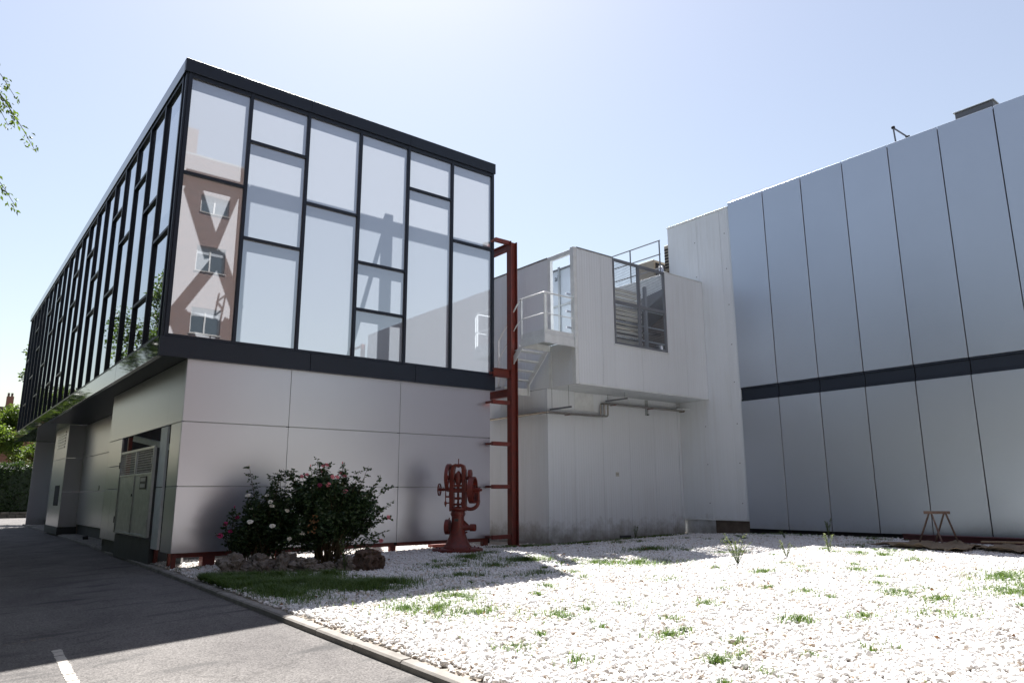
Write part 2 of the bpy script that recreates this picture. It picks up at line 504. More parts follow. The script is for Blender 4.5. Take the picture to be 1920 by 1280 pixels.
class MB:
    """Collects shapes in world coordinates and links them as one mesh object."""
    def __init__(self):
        self.v, self.f = [], []

    def add(self, vs, fs):
        b = len(self.v)
        self.v += [tuple(x) for x in vs]
        self.f += [tuple(b + i for i in q) for q in fs]
        return self

    def box(self, x0, x1, y0, y1, z0, z1):
        vs = [(x0, y0, z0), (x1, y0, z0), (x1, y1, z0), (x0, y1, z0), (x0, y0, z1), (x1, y0, z1), (x1, y1, z1), (x0, y1, z1)]
        return self.add(vs, [(0, 3, 2, 1), (4, 5, 6, 7), (0, 1, 5, 4), (1, 2, 6, 5), (2, 3, 7, 6), (3, 0, 4, 7)])

    def beam(self, p, q, w, h, up=(0, 0, 1)):
        p, q = Vector(p), Vector(q)
        d = (q - p).normalized()
        up = Vector(up)
        if abs(d.dot(up)) > 0.98:
            up = Vector((1, 0, 0))
        s = d.cross(up).normalized() * (w / 2)
        t = s.cross(d).normalized() * (h / 2)
        vs = [a + i * s + j * t for a in (p, q) for i, j in ((-1, -1), (1, -1), (1, 1), (-1, 1))]
        return self.add(vs, [(3, 2, 1, 0), (4, 5, 6, 7), (0, 1, 5, 4), (1, 2, 6, 5), (2, 3, 7, 6), (3, 0, 4, 7)])

    def hbeam(self, p, q, w, h, t=0.012, up=(0, 0, 1)):
        """I / H section: two flanges and a web between p and q."""
        p, q = Vector(p), Vector(q)
        d = (q - p).normalized()
        upv = Vector(up)
        s = d.cross(upv).normalized()
        n = s.cross(d).normalized()
        self.beam(p + n * (h / 2 - t / 2), q + n * (h / 2 - t / 2), w, t, up)
        self.beam(p - n * (h / 2 - t / 2), q - n * (h / 2 - t / 2), w, t, up)
        self.beam(p, q, t * 0.8, h - 2 * t, up)
        return self

    def tube(self, pts, r, seg=10, caps=True):
        pts = [Vector(a) for a in pts]
        rs = r if isinstance(r, (list, tuple)) else [r] * len(pts)
        rings = []
        prev = None
        for i, a in enumerate(pts):
            if i == 0:
                d = pts[1] - a
            elif i == len(pts) - 1:
                d = a - pts[i - 1]
            else:
                d = (pts[i + 1] - a).normalized() + (a - pts[i - 1]).normalized()
            d = d.normalized() if d.length > 1e-9 else Vector((0, 0, 1))
            if prev is None:
                u = d.orthogonal().normalized()
            else:
                u = (prev - d * prev.dot(d))
                u = u.normalized() if u.length > 1e-6 else d.orthogonal().normalized()
            prev = u
            w = d.cross(u)
            rings.append([a + (u * math.cos(2 * math.pi * k / seg) + w * math.sin(2 * math.pi * k / seg)) * rs[i] for k in range(seg)])
        vs = [v for rg in rings for v in rg]
        fs = []
        for i in range(len(pts) - 1):
            for k in range(seg):
                k2 = (k + 1) % seg
                fs.append((i * seg + k, i * seg + k2, (i + 1) * seg + k2, (i + 1) * seg + k))
        if caps:
            fs.append(tuple(reversed(range(seg))))
            fs.append(tuple((len(pts) - 1) * seg + k for k in range(seg)))
        return self.add(vs, fs)

    def lathe(self, prof, origin, axis, seg=24, close=False):
        """prof: list of (radius, height along axis)."""
        o = Vector(origin)
        ax = Vector(axis).normalized()
        u = ax.orthogonal().normalized()
        w = ax.cross(u)
        vs, fs = [], []
        for (r, h) in prof:
            for k in range(seg):
                a = 2 * math.pi * k / seg
                vs.append(o + ax * h + (u * math.cos(a) + w * math.sin(a)) * r)
        n = len(prof)
        rng_i = range(n) if close else range(n - 1)
        for i in rng_i:
            j = (i + 1) % n
            for k in range(seg):
                k2 = (k + 1) % seg
                fs.append((i * seg + k, i * seg + k2, j * seg + k2, j * seg + k))
        if not close:
            fs.append(tuple(reversed(range(seg))))
            fs.append(tuple((n - 1) * seg + k for k in range(seg)))
        return self.add(vs, fs)

    def build(self, name, mat, parent=None, smooth=False, bevel=0.0, center=True):
        me = bpy.data.meshes.new(name)
        V = np.array(self.v, dtype=float)
        c = (V.min(0) + V.max(0)) / 2 if center else np.zeros(3)
        if parent is None and center:
            c[2] = V[:, 2].min()
        me.from_pydata([tuple(x) for x in (V - c)], [], self.f)
        me.update()
        if bevel > 0:
            bm = bmesh.new()
            bm.from_mesh(me)
            bmesh.ops.bevel(bm, geom=bm.edges[:], offset=bevel, segments=1, affect='EDGES')
            bm.to_mesh(me)
            bm.free()
        if smooth:
            me.polygons.foreach_set('use_smooth', [True] * len(me.polygons))
            try:
                me.set_sharp_from_angle(angle=R(40))
            except Exception:
                pass
        me.materials.append(mat)
        o = bpy.data.objects.new(name, me)
        link(o, parent)
        off = wloc(parent) if parent is not None else Vector((0, 0, 0))
        o.location = Vector(c) - off
        return o

_cache = {}
def panel(name, x0, x1, y0, y1, z0, z1, mat, parent, bevel=0.004, tilt=0.0):
    """A bevelled box piece; alike pieces share one mesh."""
    d = (round(x1 - x0, 4), round(y1 - y0, 4), round(z1 - z0, 4))
    key = (name, d, mat.name, bevel)
    if key not in _cache:
        me = bpy.data.meshes.new(name)
        bm = bmesh.new()
        bmesh.ops.create_cube(bm, size=1.0)
        bmesh.ops.scale(bm, vec=d, verts=bm.verts)
        if bevel > 0:
            bmesh.ops.bevel(bm, geom=bm.edges[:], offset=min(bevel, min(d) * 0.4), segments=1, affect='EDGES')
        bm.to_mesh(me)
        bm.free()
        me.materials.append(mat)
        _cache[key] = me
    o = bpy.data.objects.new(name, _cache[key])
    link(o, parent)
    o.location = Vector(((x0 + x1) / 2, (y0 + y1) / 2, (z0 + z1) / 2)) - (wloc(parent) if parent else Vector((0, 0, 0)))
    if tilt:
        o.rotation_euler = (random.uniform(-tilt, tilt), random.uniform(-tilt, tilt), random.uniform(-tilt, tilt))
    return o

def sst(a, b, v):
    t = min(max((v - a) / (b - a), 0.0), 1.0)
    return t * t * (3 - 2 * t)

def gz(x, y):
    """Height of the gravel bed."""
    return 0.1 + 0.28 * min(max((x - 3.6) / 15.8, 0.0), 1.0) - 0.11 * sst(11, 15.4, y) * sst(9, 14, x)

KERB = [(-30, 2.1), (4.5, 3.44), (15, 3.85), (22.5, 4.05), (26, 4.2), (44, 4.45), (47.6, 4.45)]
def kerb_x(y):
    for (a, xa), (b, xb) in zip(KERB, KERB[1:]):
        if y <= b:
            return xa + (xb - xa) * (y - a) / (b - a)
    return KERB[-1][1]

def road_z(x, y):
    k = 1.0 - sst(25, 45, y)
    return -0.05 * k * min(max(kerb_x(min(y, 47)) - x, 0.0), 5.0)

def smooth_mesh(me):
    me.polygons.foreach_set('use_smooth', [True] * len(me.polygons))

# ------------------------------------------------------------------ the setting: ground, road, pavement, kerb, gravel bed
def sheet(name, xs, ys, zf, mat, kind='structure'):
    me = bpy.data.meshes.new(name)
    vs = [(x, y, zf(x, y)) for y in ys for x in xs]
    nx = len(xs)
    fs = [(j * nx + i, j * nx + i + 1, (j + 1) * nx + i + 1, (j + 1) * nx + i) for j in range(len(ys) - 1) for i in range(nx - 1)]
    me.from_pydata(vs, [], fs)
    smooth_mesh(me)
    me.materials.append(mat)
    o = bpy.data.objects.new(name, me)
    link(o)
    o['kind'] = kind
    return o

ground = sheet('ground', [-600, -60, 0, 60, 600], [-600, -60, 0, 60, 600], lambda x, y: -0.45, M_earth)

# road: follows the kerb line on its right side
def road_mesh():
    me = bpy.data.meshes.new('road')
    ys = list(np.linspace(-30, 47.6, 98))
    n = 16
    vs, fs = [], []
    for y in ys:
        xr = kerb_x(y) + 0.03
        for i in range(n):
            x = -0.75 + (xr + 0.75) * (i / (n - 1)) ** 0.8
            vs.append((x, y, road_z(x, y)))
    for j in range(len(ys) - 1):
        for i in range(n - 1):
            fs.append((j * n + i, j * n + i + 1, (j + 1) * n + i + 1, (j + 1) * n + i))
    # crossing street at the far end
    b = len(vs)
    for (x, y) in ((-0.75, 47.6), (40, 47.6), (40, 65.2), (-0.75, 65.2)):
        vs.append((x, y, 0.0))
    fs.append((b, b + 1, b + 2, b + 3))
    me.from_pydata(vs, [], fs)
    smooth_mesh(me)
    me.materials.append(M_asphalt)
    o = bpy.data.objects.new('road', me)
    link(o)
    o['kind'] = 'structure'
    return o
road = road_mesh()
M_added_verge = surface('added_verge_soil', (0.05, 0.055, 0.025), rough=1.0, var=0.4, var_scale=2, bump=0.8, bump_scale=12, bump_dist=0.05)
added_verge = sheet('added_verge', [-40, -10, -0.7], [-30, 0, 30, 64], lambda x, y: -0.32, M_added_verge)  # unseen dark ground added in place of sunlit asphalt to cut its bounce

pav = MB()
ys = list(np.linspace(16.2, 47.4, 33))
for a, b in zip(ys, ys[1:]):
    xa, xb = kerb_x(a) + 0.11, kerb_x(b) + 0.11
    vs = [(xa, a, 0.085), (8.0, a, 0.085), (8.0, b - 0.006, 0.085), (xb, b - 0.006, 0.085), (xa, a, -0.1), (8.0, a, -0.1), (8.0, b - 0.006, -0.1), (xb, b - 0.006, -0.1)]
    pav.add(vs, [(0, 1, 2, 3), (0, 3, 7, 4), (0, 4, 5, 1), (2, 6, 7, 3), (1, 5, 6, 2)])
pavement = pav.build('pavement', M_concrete, None, center=False)
pavement['kind'] = 'structure'

kerb = bpy.data.objects.new('kerb', None)
C.objects.link(kerb)
kerb['kind'] = 'structure'
y = -8.0
while y < 47.0:
    ln = random.choice([0.98, 1.0, 1.02])
    y1 = y + ln - 0.012
    xa, xb = kerb_x(y), kerb_x(y1)
    dz = random.uniform(-0.006, 0.006)
    t = 0.07 + dz
    mb = MB()
    w = 0.115
    ch = 0.018
    prof = [(0, -0.2), (0, t - ch), (ch, t), (w, t + 0.004), (w, -0.2)]
    vs = [(xa + p, y, q) for p, q in prof] + [(xb + p, y1, q + random.uniform(-0.003, 0.003)) for p, q in prof]
    n = len(prof)
    fs = [(i, i + n, i + 1 + n, i + 1) for i in range(n - 1)] + [tuple(range(n)), tuple(reversed(range(n, 2 * n)))]
    mb.add(vs, fs)
    ko = mb.build('kerb_stone', M_concrete, kerb)
    y += ln

def bed_z(x, y):
    z = gz(x, y) - 0.03
    z += 0.02 * mnoise.noise(Vector((x * 0.9, y * 0.9, 3.1)))
    return z
def bed_mesh():
    me = bpy.data.meshes.new('gravel_bed')
    ys = list(np.linspace(-9, 24, 110))
    n = 70
    vs, fs = [], []
    for y in ys:
        x0 = kerb_x(y) + 0.1
        for i in range(n):
            x = x0 + (19.62 - x0) * i / (n - 1)
            vs.append((x, y, bed_z(x, y) if i else 0.06))
    for j in range(len(ys) - 1):
        for i in range(n - 1):
            fs.append((j * n + i, j * n + i + 1, (j + 1) * n + i + 1, (j + 1) * n + i))
    me.from_pydata(vs, [], fs)
    smooth_mesh(me)
    me.materials.append(M_soil)
    o = bpy.data.objects.new('gravel_bed', me)
    link(o)
    o['kind'] = 'structure'
    return o
bed = bed_mesh()

# worn white parking mark and its cracked pieces
mark = bpy.data.objects.new('road_marking', None)
C.objects.link(mark)
mark['kind'] = 'structure'
def mark_piece(x0, x1, y0, y1, skew=0.0, parent=mark):
    vs = []
    n = 9
    top, bot = [], []
    mb = MB()
    for i in range(n):
        t = i / (n - 1)
        yy = y0 + (y1 - y0) * t
        sh = skew * (yy - 7.7)
        a = x0 + sh + random.uniform(-0.004, 0.012)
        b = x1 + sh + random.uniform(-0.012, 0.004)
        vs.append((a, yy + random.uniform(-0.002, 0.002), road_z(a, yy) + 0.005))
        vs.append((b, yy + random.uniform(-0.002, 0.002), road_z(b, yy) + 0.005))
    mb.add(vs, [(2 * i, 2 * i + 1, 2 * i + 3, 2 * i + 2) for i in range(n - 1)])
    return mb.build('paint_piece', M_paint_mark, parent)
yy = 6.4
while yy < 9.5:
    l = random.choice([0.09, 0.16, 0.22, 0.3])
    mark_piece(1.205, 1.305, yy, min(yy + l - random.uniform(0.012, 0.03), 9.55), skew=0.048)
    yy += l
for k in range(14):
    x0 = 0.25 + k * 0.085
    yb = 10.36 + 0.06 * (x0 - 0.9)
    mb = MB()
    mb.add([(x0, yb, road_z(x0, yb) + 0.004), (x0 + random.uniform(0.03, 0.07), yb + 0.003, road_z(x0 + 0.05, yb) + 0.004), (x0 + 0.06, yb + 0.03, road_z(x0 + 0.06, yb) + 0.004), (x0, yb + 0.028, road_z(x0, yb) + 0.004)], [(0, 1, 2, 3)])
    mb.build('paint_flake', M_burlap, mark)

# ------------------------------------------------------------------ the glass building
GB = thing('glass_building', (7.7, 19.0, 0.1), 'two storey block with dark framed glass upper volume above silver panel walls', 'building')
XG, YG = 3.39, 15.70          # outer faces of the fascia
XE, YE = 11.97, 45.6
LV = [5.96, 7.16, 8.35, 9.50]
ZB, ZT = 4.72, 10.66

# fascia pieces
for a, b in zip([3.395, 6.62, 9.42], [6.61, 9.41, XE]):
    panel('lower_fascia', a, b, YG, YG + 0.10, 4.30, ZB - 0.008, M_navy, GB, 0.004, R(0.03))
edges = [YG + 0.105] + list(np.arange(20.05, YE, 4.37)) + [YE]
for a, b in zip(edges, edges[1:]):
    panel('lower_fascia', XG, XG + 0.10, a, b - 0.012, 4.30, ZB - 0.008, M_navy_gloss, GB, 0.004, R(0.05))
    panel('roof_fascia', XG - 0.02, XG + 0.12, a, b - 0.006, 10.69, 11.0, M_galv if False else M_navy_gloss, GB, 0.004, R(0.05))
for a, b in zip([XG - 0.02, 6.3, 9.1], [6.294, 9.094, XE]):
    panel('roof_fascia', a, b, YG - 0.02, YG + 0.104, 10.69, 11.0, M_navy, GB, 0.004, R(0.03))
panel('roof_fascia', XE - 0.12, XE, 23.62, YE, 10.69, 10.99, M_navy, GB)
# soffit of the overhang (left side) and under the front edge
panel('soffit', XG + 0.11, 5.6, YG + 0.12, 33.5, 4.325, 4.36, M_navy, GB, 0.0)
panel('soffit', XG + 0.11, 6.2, 33.52, YE - 0.1, 4.325, 4.36, M_navy_gloss, GB, 0.0)

FC = [3.46 + 1.407 * i for i in range(7)]      # front mullion centres
FC[0] = 3.50
FC[6] = 11.90
MW = 0.075
MD = 0.17
front_t = [[2], [1, 3], [2], [0, 1], [3], [2]]
YP = 15.765                                     # pane plane
for i, x in enumerate(FC):
    w = MW if 0 < i < 6 else 0.085
    panel('mullion', x - w / 2, x + w / 2, YP - 0.05, YP + MD, ZB, ZT + 0.03, M_navy, GB, 0.005)
# corner posts
panel('corner_post', XG + 0.02, XG + 0.066, YG + 0.035, YG + 0.085, ZB, 10.69, M_navy, GB, 0.005)
panel('corner_post', XG + 0.035, XG + 0.09, YG + 0.115, YG + 0.30, ZB, 10.69, M_navy, GB, 0.005)
for i in range(6):
    a, b = FC[i] + MW / 2 + (0.005 if i == 0 else 0), FC[i + 1] - MW / 2
    lv = [ZB] + [LV[k] for k in front_t[i]] + [ZT]
    panel('transom', a, b, YP - 0.045, YP + MD, ZB, ZB + 0.06, M_navy, GB, 0.004)
    panel('transom', a, b, YP - 0.045, YP + MD, ZT - 0.07, ZT + 0.02, M_navy, GB, 0.004)
    for k in front_t[i]:
        panel('transom', a, b, YP - 0.045, YP + MD, LV[k] - 0.035, LV[k] + 0.035, M_navy, GB, 0.004)
    for z0, z1 in zip(lv, lv[1:]):
        za = z0 + (0.06 if z0 == ZB else 0.035)
        zb = z1 - (0.07 if z1 == ZT else 0.035)
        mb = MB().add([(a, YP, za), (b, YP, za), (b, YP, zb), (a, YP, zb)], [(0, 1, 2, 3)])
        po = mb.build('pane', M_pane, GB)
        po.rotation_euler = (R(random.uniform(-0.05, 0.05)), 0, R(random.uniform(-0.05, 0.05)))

# left side
XP = 3.46
SC = [15.98 + 1.4555 * i for i in range(21)]
side_t = [[1], [0, 2], [3], [2], [1, 3], [], [1, 2], [3], [1], [2, 3], [0], [2], [3, 0], [2], [3, 1], [0], [2], [1, 3], [0], [2]]
for i, y in enumerate(SC):
    panel('mullion', XP - 0.06, XP + 0.17, y - 0.04, y + 0.04, ZB, ZT + 0.03, M_navy, GB, 0.005)
for i in range(20):
    a, b = SC[i] + 0.04, SC[i + 1] - 0.04
    lv = [ZB] + sorted(LV[k] for k in side_t[i]) + [ZT]
    panel('transom', XP - 0.055, XP + 0.17, a, b, ZB, ZB + 0.06, M_navy, GB, 0.004)
    panel('transom', XP - 0.055, XP + 0.17, a, b, ZT - 0.06, ZT + 0.02, M_navy, GB, 0.004)
    for k in side_t[i]:
        panel('transom', XP - 0.055, XP + 0.17, a, b, LV[k] - 0.035, LV[k] + 0.035, M_navy, GB, 0.004)
    for z0, z1 in zip(lv, lv[1:]):
        za = z0 + (0.06 if z0 == ZB else 0.035)
        zb = z1 - (0.06 if z1 == ZT else 0.035)
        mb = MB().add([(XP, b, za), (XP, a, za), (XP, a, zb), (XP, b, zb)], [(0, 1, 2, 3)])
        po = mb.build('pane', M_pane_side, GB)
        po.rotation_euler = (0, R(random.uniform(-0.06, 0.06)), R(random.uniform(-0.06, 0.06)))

# the glazed storey behind the open front cavity
panel('roof_deck', 3.9, XE - 0.2, 23.4, YE - 0.2, 10.7, 10.9, M_roofing, GB, 0)
panel('unseen_inner_wall', 4.3, XE - 0.2, 23.4, 23.6, 4.4, 10.69, M_whitewall, GB, 0)
panel('unseen_inner_wall', 4.3, 4.4, 17.6, 23.39, 4.4, 10.3, M_whitewall, GB, 0)  # this and the next added unseen, to keep sun off the left panes
panel('unseen_inner_wall', 4.3, 4.4, 23.61, YE - 0.3, 4.4, 10.69, M_whitewall, GB, 0)
panel('end_wall', 3.6, XE, YE - 0.15, YE, 4.4, 10.68, M_navy, GB, 0)
panel('end_wall', XE - 0.1, XE - 0.02, 23.61, YE - 0.16, 0.3, 10.68, M_silver, GB, 0)

# steel screen standing behind the front glazing (its shadow falls on the panes)
YS = 17.15
ZS = 8.35 + 1.627 * (YS - YP)
panel('screen_beam', 5.66, 12.6, YS - 0.07, YS + 0.07, ZS - 0.2, ZS, M_redsteel, GB, 0.004)
for x0, x1 in ((5.66, 9.08), (9.36, 12.55)):
    MB().add([(x0, YS, 4.4), (x1, YS, 4.4), (x1, YS, ZS - 0.2), (x0, YS, ZS - 0.2)], [(0, 1, 2, 3)]).build('screen_glass', M_tint, GB)
panel('screen_post', 9.10, 9.34, YS - 0.10, YS + 0.10, 0.3, ZS + 0.12, M_redsteel, GB, 0.004)
MB().beam((9.1, YS, ZS - 0.35), (7.7, YS, 4.6), 0.11, 0.11).build('brace', M_redsteel, GB)
# braced bay in the corner
X0, X1 = 4.28, 5.64
MB().beam((X0, YS, ZS - 0.08), (X1, YS, ZS - 0.08), 0.12, 0.18).build('screen_beam', M_redsteel, GB)
MB().beam((X1 - 0.04, YS, 0.3), (X1 - 0.04, YS, ZS - 0.2), 0.16, 0.16, up=(0, 1, 0)).build('screen_post', M_redsteel, GB)
zz = [4.5, 6.0, 7.4, 8.85, ZS - 0.2]
for k, (za, zb) in enumerate(zip(zz, zz[1:])):
    if k in (0, 2):
        MB().beam((X0, YS, za), (X1 - 0.5, YS, zb), 0.18, 0.18).build('brace', M_redsteel, GB)
        MB().beam((X1 - 0.5, YS, zb), (X1, YS, za + 0.3), 0.14, 0.14).build('brace', M_redsteel, GB)
    else:
        MB().beam((X0 + 0.15, YS, zb), (X0 + 0.7, YS, za + 0.1), 0.2, 0.2).build('brace', M_redsteel, GB)
        MB().beam((X0 + 0.7, YS, za + 0.1), (X1 - 0.25, YS, zb), 0.16, 0.16).build('brace', M_redsteel, GB)
MB().beam((X0, YS, 7.4), (X1, YS, 7.2), 0.14, 0.16).build('brace', M_redsteel, GB)
lat = MB()
for s in (0, 0.14):
    lat.beam((4.85 + s, YS + 0.1, 4.6), (5.25 + s, YS + 0.1, 8.2), 0.03, 0.03)
for k in range(22):
    t = k / 22
    xa, zc = 4.85 + 0.4 * t, 4.6 + 3.6 * t
    lat.beam((xa + (0 if k % 2 else 0.14), YS + 0.1, zc), (xa + (0.155 if k % 2 else 0.0), YS + 0.1, zc + 0.16), 0.022, 0.022)
lat.build('lattice_strut', M_redsteel, GB)

# lower front wall: 3 x 3 composite panels
XW0, XW1, YW = 3.98, 11.87, 15.80
hx = [XW0, 6.225, 9.06, XW1]
hz = [0.385, 1.695, 3.005, 4.315]
for i in range(3):
    for j in range(3):
        panel('wall_panel', hx[i] + 0.004, hx[i + 1] - 0.004, YW, YW + 0.04, hz[j] + 0.008, hz[j + 1] - 0.008, M_silver, GB, 0.003, R(0.06))
panel('base_rail', XW0 + 0.05, XW1 - 0.02, YW + 0.05, YW + 0.15, 0.30, 0.42, M_redsteel, GB, 0.003)
for zc in (1.695, 3.005):
    panel('wall_rail', XW0 + 0.05, XW1 - 0.02, YW + 0.048, YW + 0.06, zc - 0.05, zc + 0.05, M_galv, GB, 0.0)
for xc in (6.225, 9.06):
    panel('wall_rail', xc - 0.04, xc + 0.04, YW + 0.046, YW + 0.10, 0.33, 4.3, M_dark, GB, 0.0)
for k in range(24):
    xx = 4.1 + k * 0.325
    panel('fixing_clip', xx, xx + 0.05, YW + 0.01, YW + 0.035, 4.318, 4.33, M_galv, GB, 0)
panel('corner_strip', XW1 + 0.004, XW1 + 0.03, YW + 0.05, YW + 0.12, 0.25, 4.3, M_dark, GB, 0.002)
for (xa, xb, ya, yb, zt) in ((4.02, 4.10, YW + 0.03, YW + 0.11, 0.38), (4.10, 4.18, 16.45, 16.53, 0.38), (4.62, 4.86, YW + 0.06, YW + 0.30, 0.38), (6.16, 6.28, YW + 0.1, YW + 0.2, 0.33), (8.95, 9.1, YW + 0.1, YW + 0.2, 0.33), (11.7, 11.85, YW + 0.06, YW + 0.2, 0.36), (7.6, 7.72, YW + 0.1, YW + 0.2, 0.33)):
    panel('support_leg', xa, xb, ya, yb, 0.02, zt, M_redsteel, GB, 0.003)
panel('foot_beam', 10.2, 11.3, YW + 0.2, YW + 0.4, 0.12, 0.28, M_redsteel, GB, 0.003)

# lower left wall: return panels, header panels, gate bay
XL = 3.98
panel('wall_panel', XL, XL + 0.04, YW + 0.045, 16.62, 0.385, 1.69, M_silver, GB, 0.003, R(0.05))
panel('wall_panel', XL, XL + 0.04, YW + 0.045, 16.62, 1.702, 2.999, M_silver, GB, 0.003, R(0.05))
for a, b in ((YW + 0.045, 17.0), (17.006, 19.4), (19.406, 23.3)):
    panel('wall_panel', XL, XL + 0.04, a, b, 3.011, 4.31, M_silver, GB, 0.003, R(0.05))
panel('wall_panel', XL + 0.01, XL + 0.05, 21.6, 23.3, 2.3, 3.0, M_silver, GB, 0.003, R(0.05))
panel('wall_panel', XL + 0.01, XL + 0.05, 21.25, 23.3, 1.70, 2.285, M_silver, GB, 0.003, R(0.05))
panel('wall_panel', XL + 0.01, XL + 0.05, 21.25, 22.3, 0.385, 1.685, M_silver, GB, 0.003, R(0.05))
panel('wall_panel', XL + 0.01, XL + 0.05, 22.31, 23.3, 0.385, 1.685, M_silver, GB, 0.003, R(0.05))
panel('base_plinth', XL + 0.08, XL + 0.2, 21.4, 23.25, 0.06, 0.385, M_darkconc, GB, 0.004)
panel('return_wall', XL + 0.06, 4.9, 23.2, 23.3, 0.2, 4.31, M_silver, GB, 0.003)
# recessed wall, pilaster, far wall
for a, b in ((23.32, 28.4), (28.41, 33.55)):
    for z0, z1 in ((0.45, 1.69), (1.70, 3.0), (3.01, 4.31)):
        panel('wall_panel', 4.86, 4.90, a, b, z0, z1 - 0.008, M_silver, GB, 0.003, R(0.06))
panel('base_plinth', 4.93, 5.0, 23.32, 33.5, 0.06, 0.45, M_darkconc, GB, 0.004)
for z0, z1 in ((0.35, 1.69), (1.70, 3.0), (3.01, 4.31)):
    panel('wall_panel', 4.27, 4.895, 33.58, 33.62, z0, z1 - 0.008, M_silver, GB, 0.003, R(0.06))
    panel('wall_panel', 4.27, 4.31, 33.63, 37.2, z0, z1 - 0.008, M_silver, GB, 0.003, R(0.06))
    panel('wall_panel', 5.1, 5.14, 37.25, 41.0, z0, z1 - 0.008, M_silver, GB, 0.003, R(0.06))
    panel('wall_panel', 5.1, 5.14, 41.01, 45.0, z0, z1 - 0.008, M_silver, GB, 0.003, R(0.06))
panel('base_plinth', 4.24, 4.9, 33.55, 37.2, 0.06, 0.35, M_darkconc, GB, 0.004)
panel('base_plinth', 5.16, 5.24, 37.25, 45.0, 0.06, 0.35, M_darkconc, GB, 0.004)
panel('end_wall', 4.3, 11.9, 45.02, 45.1, 0.1, 4.31, M_silver, GB, 0.002)
panel('wall_opening', 4.262, 4.27, 34.3, 35.6, 1.15, 1.95, M_dark, GB, 0.0)
for k in range(6):
    panel('louvre_slat', 4.24, 4.275, 34.2, 36.2, 3.45 + k * 0.12, 3.50 + k * 0.12, M_galv, GB, 0.0)
panel('wall_tag', 4.845, 4.86, 29.4, 29.55, 1.72, 1.88, M_plate, GB, 0.0)
MB().tube([(4.45, 28.9, 0.12), (4.6, 28.9, 0.14)], 0.07, 10).build('floor_cap', M_black, GB)

# the gate bay: dark opening behind, white jamb, pipe, plinth
panel('jamb_panel', 3.99, 4.04, 16.95, 17.5, 0.40, 2.99, M_whitepaint, GB, 0.003)
panel('jamb_joint', 3.984, 3.99, 16.95, 17.5, 1.685, 1.70, M_dark, GB, 0.0)
panel('bay_floor', 4.02, 6.5, 16.2, 21.3, 0.06, 0.10, M_concrete, GB, 0.0)
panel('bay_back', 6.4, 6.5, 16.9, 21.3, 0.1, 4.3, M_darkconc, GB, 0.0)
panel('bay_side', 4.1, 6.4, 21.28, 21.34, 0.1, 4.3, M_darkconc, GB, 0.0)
panel('support_leg', 4.06, 4.14, 17.42, 17.5, 0.06, 0.40, M_redsteel, GB, 0.003)
panel('door_post', 4.03, 4.12, 20.98, 21.1, 0.6, 3.0, M_redsteel, GB, 0.003)
MB().beam((4.1, 20.6, 2.95), (4.9, 18.6, 2.55), 0.12, 0.14).build('ceiling_brace', M_whitepaint, GB)
MB().tube([(4.22, 16.78, 0.1), (4.22, 16.78, 1.4), (4.3, 16.72, 1.7), (4.3, 16.72, 2.9)], 0.055, 12).build('drain_pipe', M_whitepaint, GB, smooth=True)
for zc in (0.62, 0.76):
    MB().lathe([(0.064, -0.035), (0.064, 0.035)], (4.22, 16.78, zc), (0, 0, 1), 14).build('pipe_collar', M_black, GB)
panel('side_panel', 4.4, 4.44, 16.6, 17.05, 0.12, 2.1, M_whitepaint, GB, 0.003)
sg = panel('vent_frame', 4.42, 4.45, 16.6, 16.95, 2.1, 2.75, M_whitepaint, GB, 0.003)
for k in range(7):
    panel('vent_bar', 4.40, 4.42, 16.6, 16.95, 2.14 + k * 0.085, 2.155 + k * 0.085, M_dark, GB, 0.0)

gate = panel('service_gate', 3.93, 3.95, 17.64, 21.16, 0.61, 0.66, M_galv, GB, 0.003)
gate['label'] = 'galvanised double service gate with wire mesh in its upper part'
def gpiece(name, y0, y1, z0, z1, x0=3.915, x1=3.965, mat=M_galv, b=0.003):
    return panel(name, x0, x1, y0, y1, z0, z1, mat, gate, b)
gpiece('gate_rail', 17.64, 21.16, 2.55, 2.61)
gpiece('gate_rail', 17.70, 19.36, 1.98, 2.03, 3.92, 3.96)
gpiece('gate_rail', 19.44, 21.10, 1.98, 2.03, 3.92, 3.96)
for y0 in (17.63, 21.10):
    gpiece('gate_stile', y0, y0 + 0.065, 0.62, 2.60, 3.91, 3.97)
gpiece('gate_stile', 19.36, 19.40, 0.665, 2.55)
gpiece('gate_stile', 19.402, 19.44, 0.665, 2.55)
gpiece('gate_sheet', 17.70, 19.355, 0.665, 1.975, 3.935, 3.945, M_galv, 0.0)
gpiece('gate_sheet', 19.445, 21.095, 0.665, 1.975, 3.935, 3.945, M_galv, 0.0)
for (a, b) in ((17.70, 19.355), (19.445, 21.095)):
    wm = MB()
    for k in range(9):
        zc = 2.06 + k * 0.057
        wm.box(3.938, 3.944, a, b, zc, zc + 0.009)
    n = 14
    for k in range(n):
        yc = a + (b - a) * (k + 0.5) / n
        wm.box(3.9445, 3.9505, yc, yc + 0.009, 2.03, 2.55)
    wm.build('wire_mesh', M_galv, gate)
gpiece('gate_sign', 18.15, 18.75, 1.66, 1.95, 3.918, 3.93, M_plaque, 0.0)
gpiece('sign_strip', 18.22, 18.68, 1.84, 1.92, 3.912, 3.918, M_plate, 0.0)
gpiece('sign_strip', 18.22, 18.68, 1.70, 1.78, 3.912, 3.918, M_plate, 0.0)
for z0 in (0.85, 2.2):
    gpiece('gate_hinge', 21.13, 21.19, z0, z0 + 0.16, 3.90, 3.915, M_dark)
    gpiece('gate_hinge', 17.66, 17.70, z0, z0 + 0.16, 3.89, 3.91, M_galv)
gpiece('gate_handle', 19.42, 19.47, 1.50, 1.56, 3.90, 3.915, M_dark)
panel('gate_plinth', 3.97, 4.35, 17.52, 21.2, 0.02, 0.58, M_darkconc, GB, 0.01)

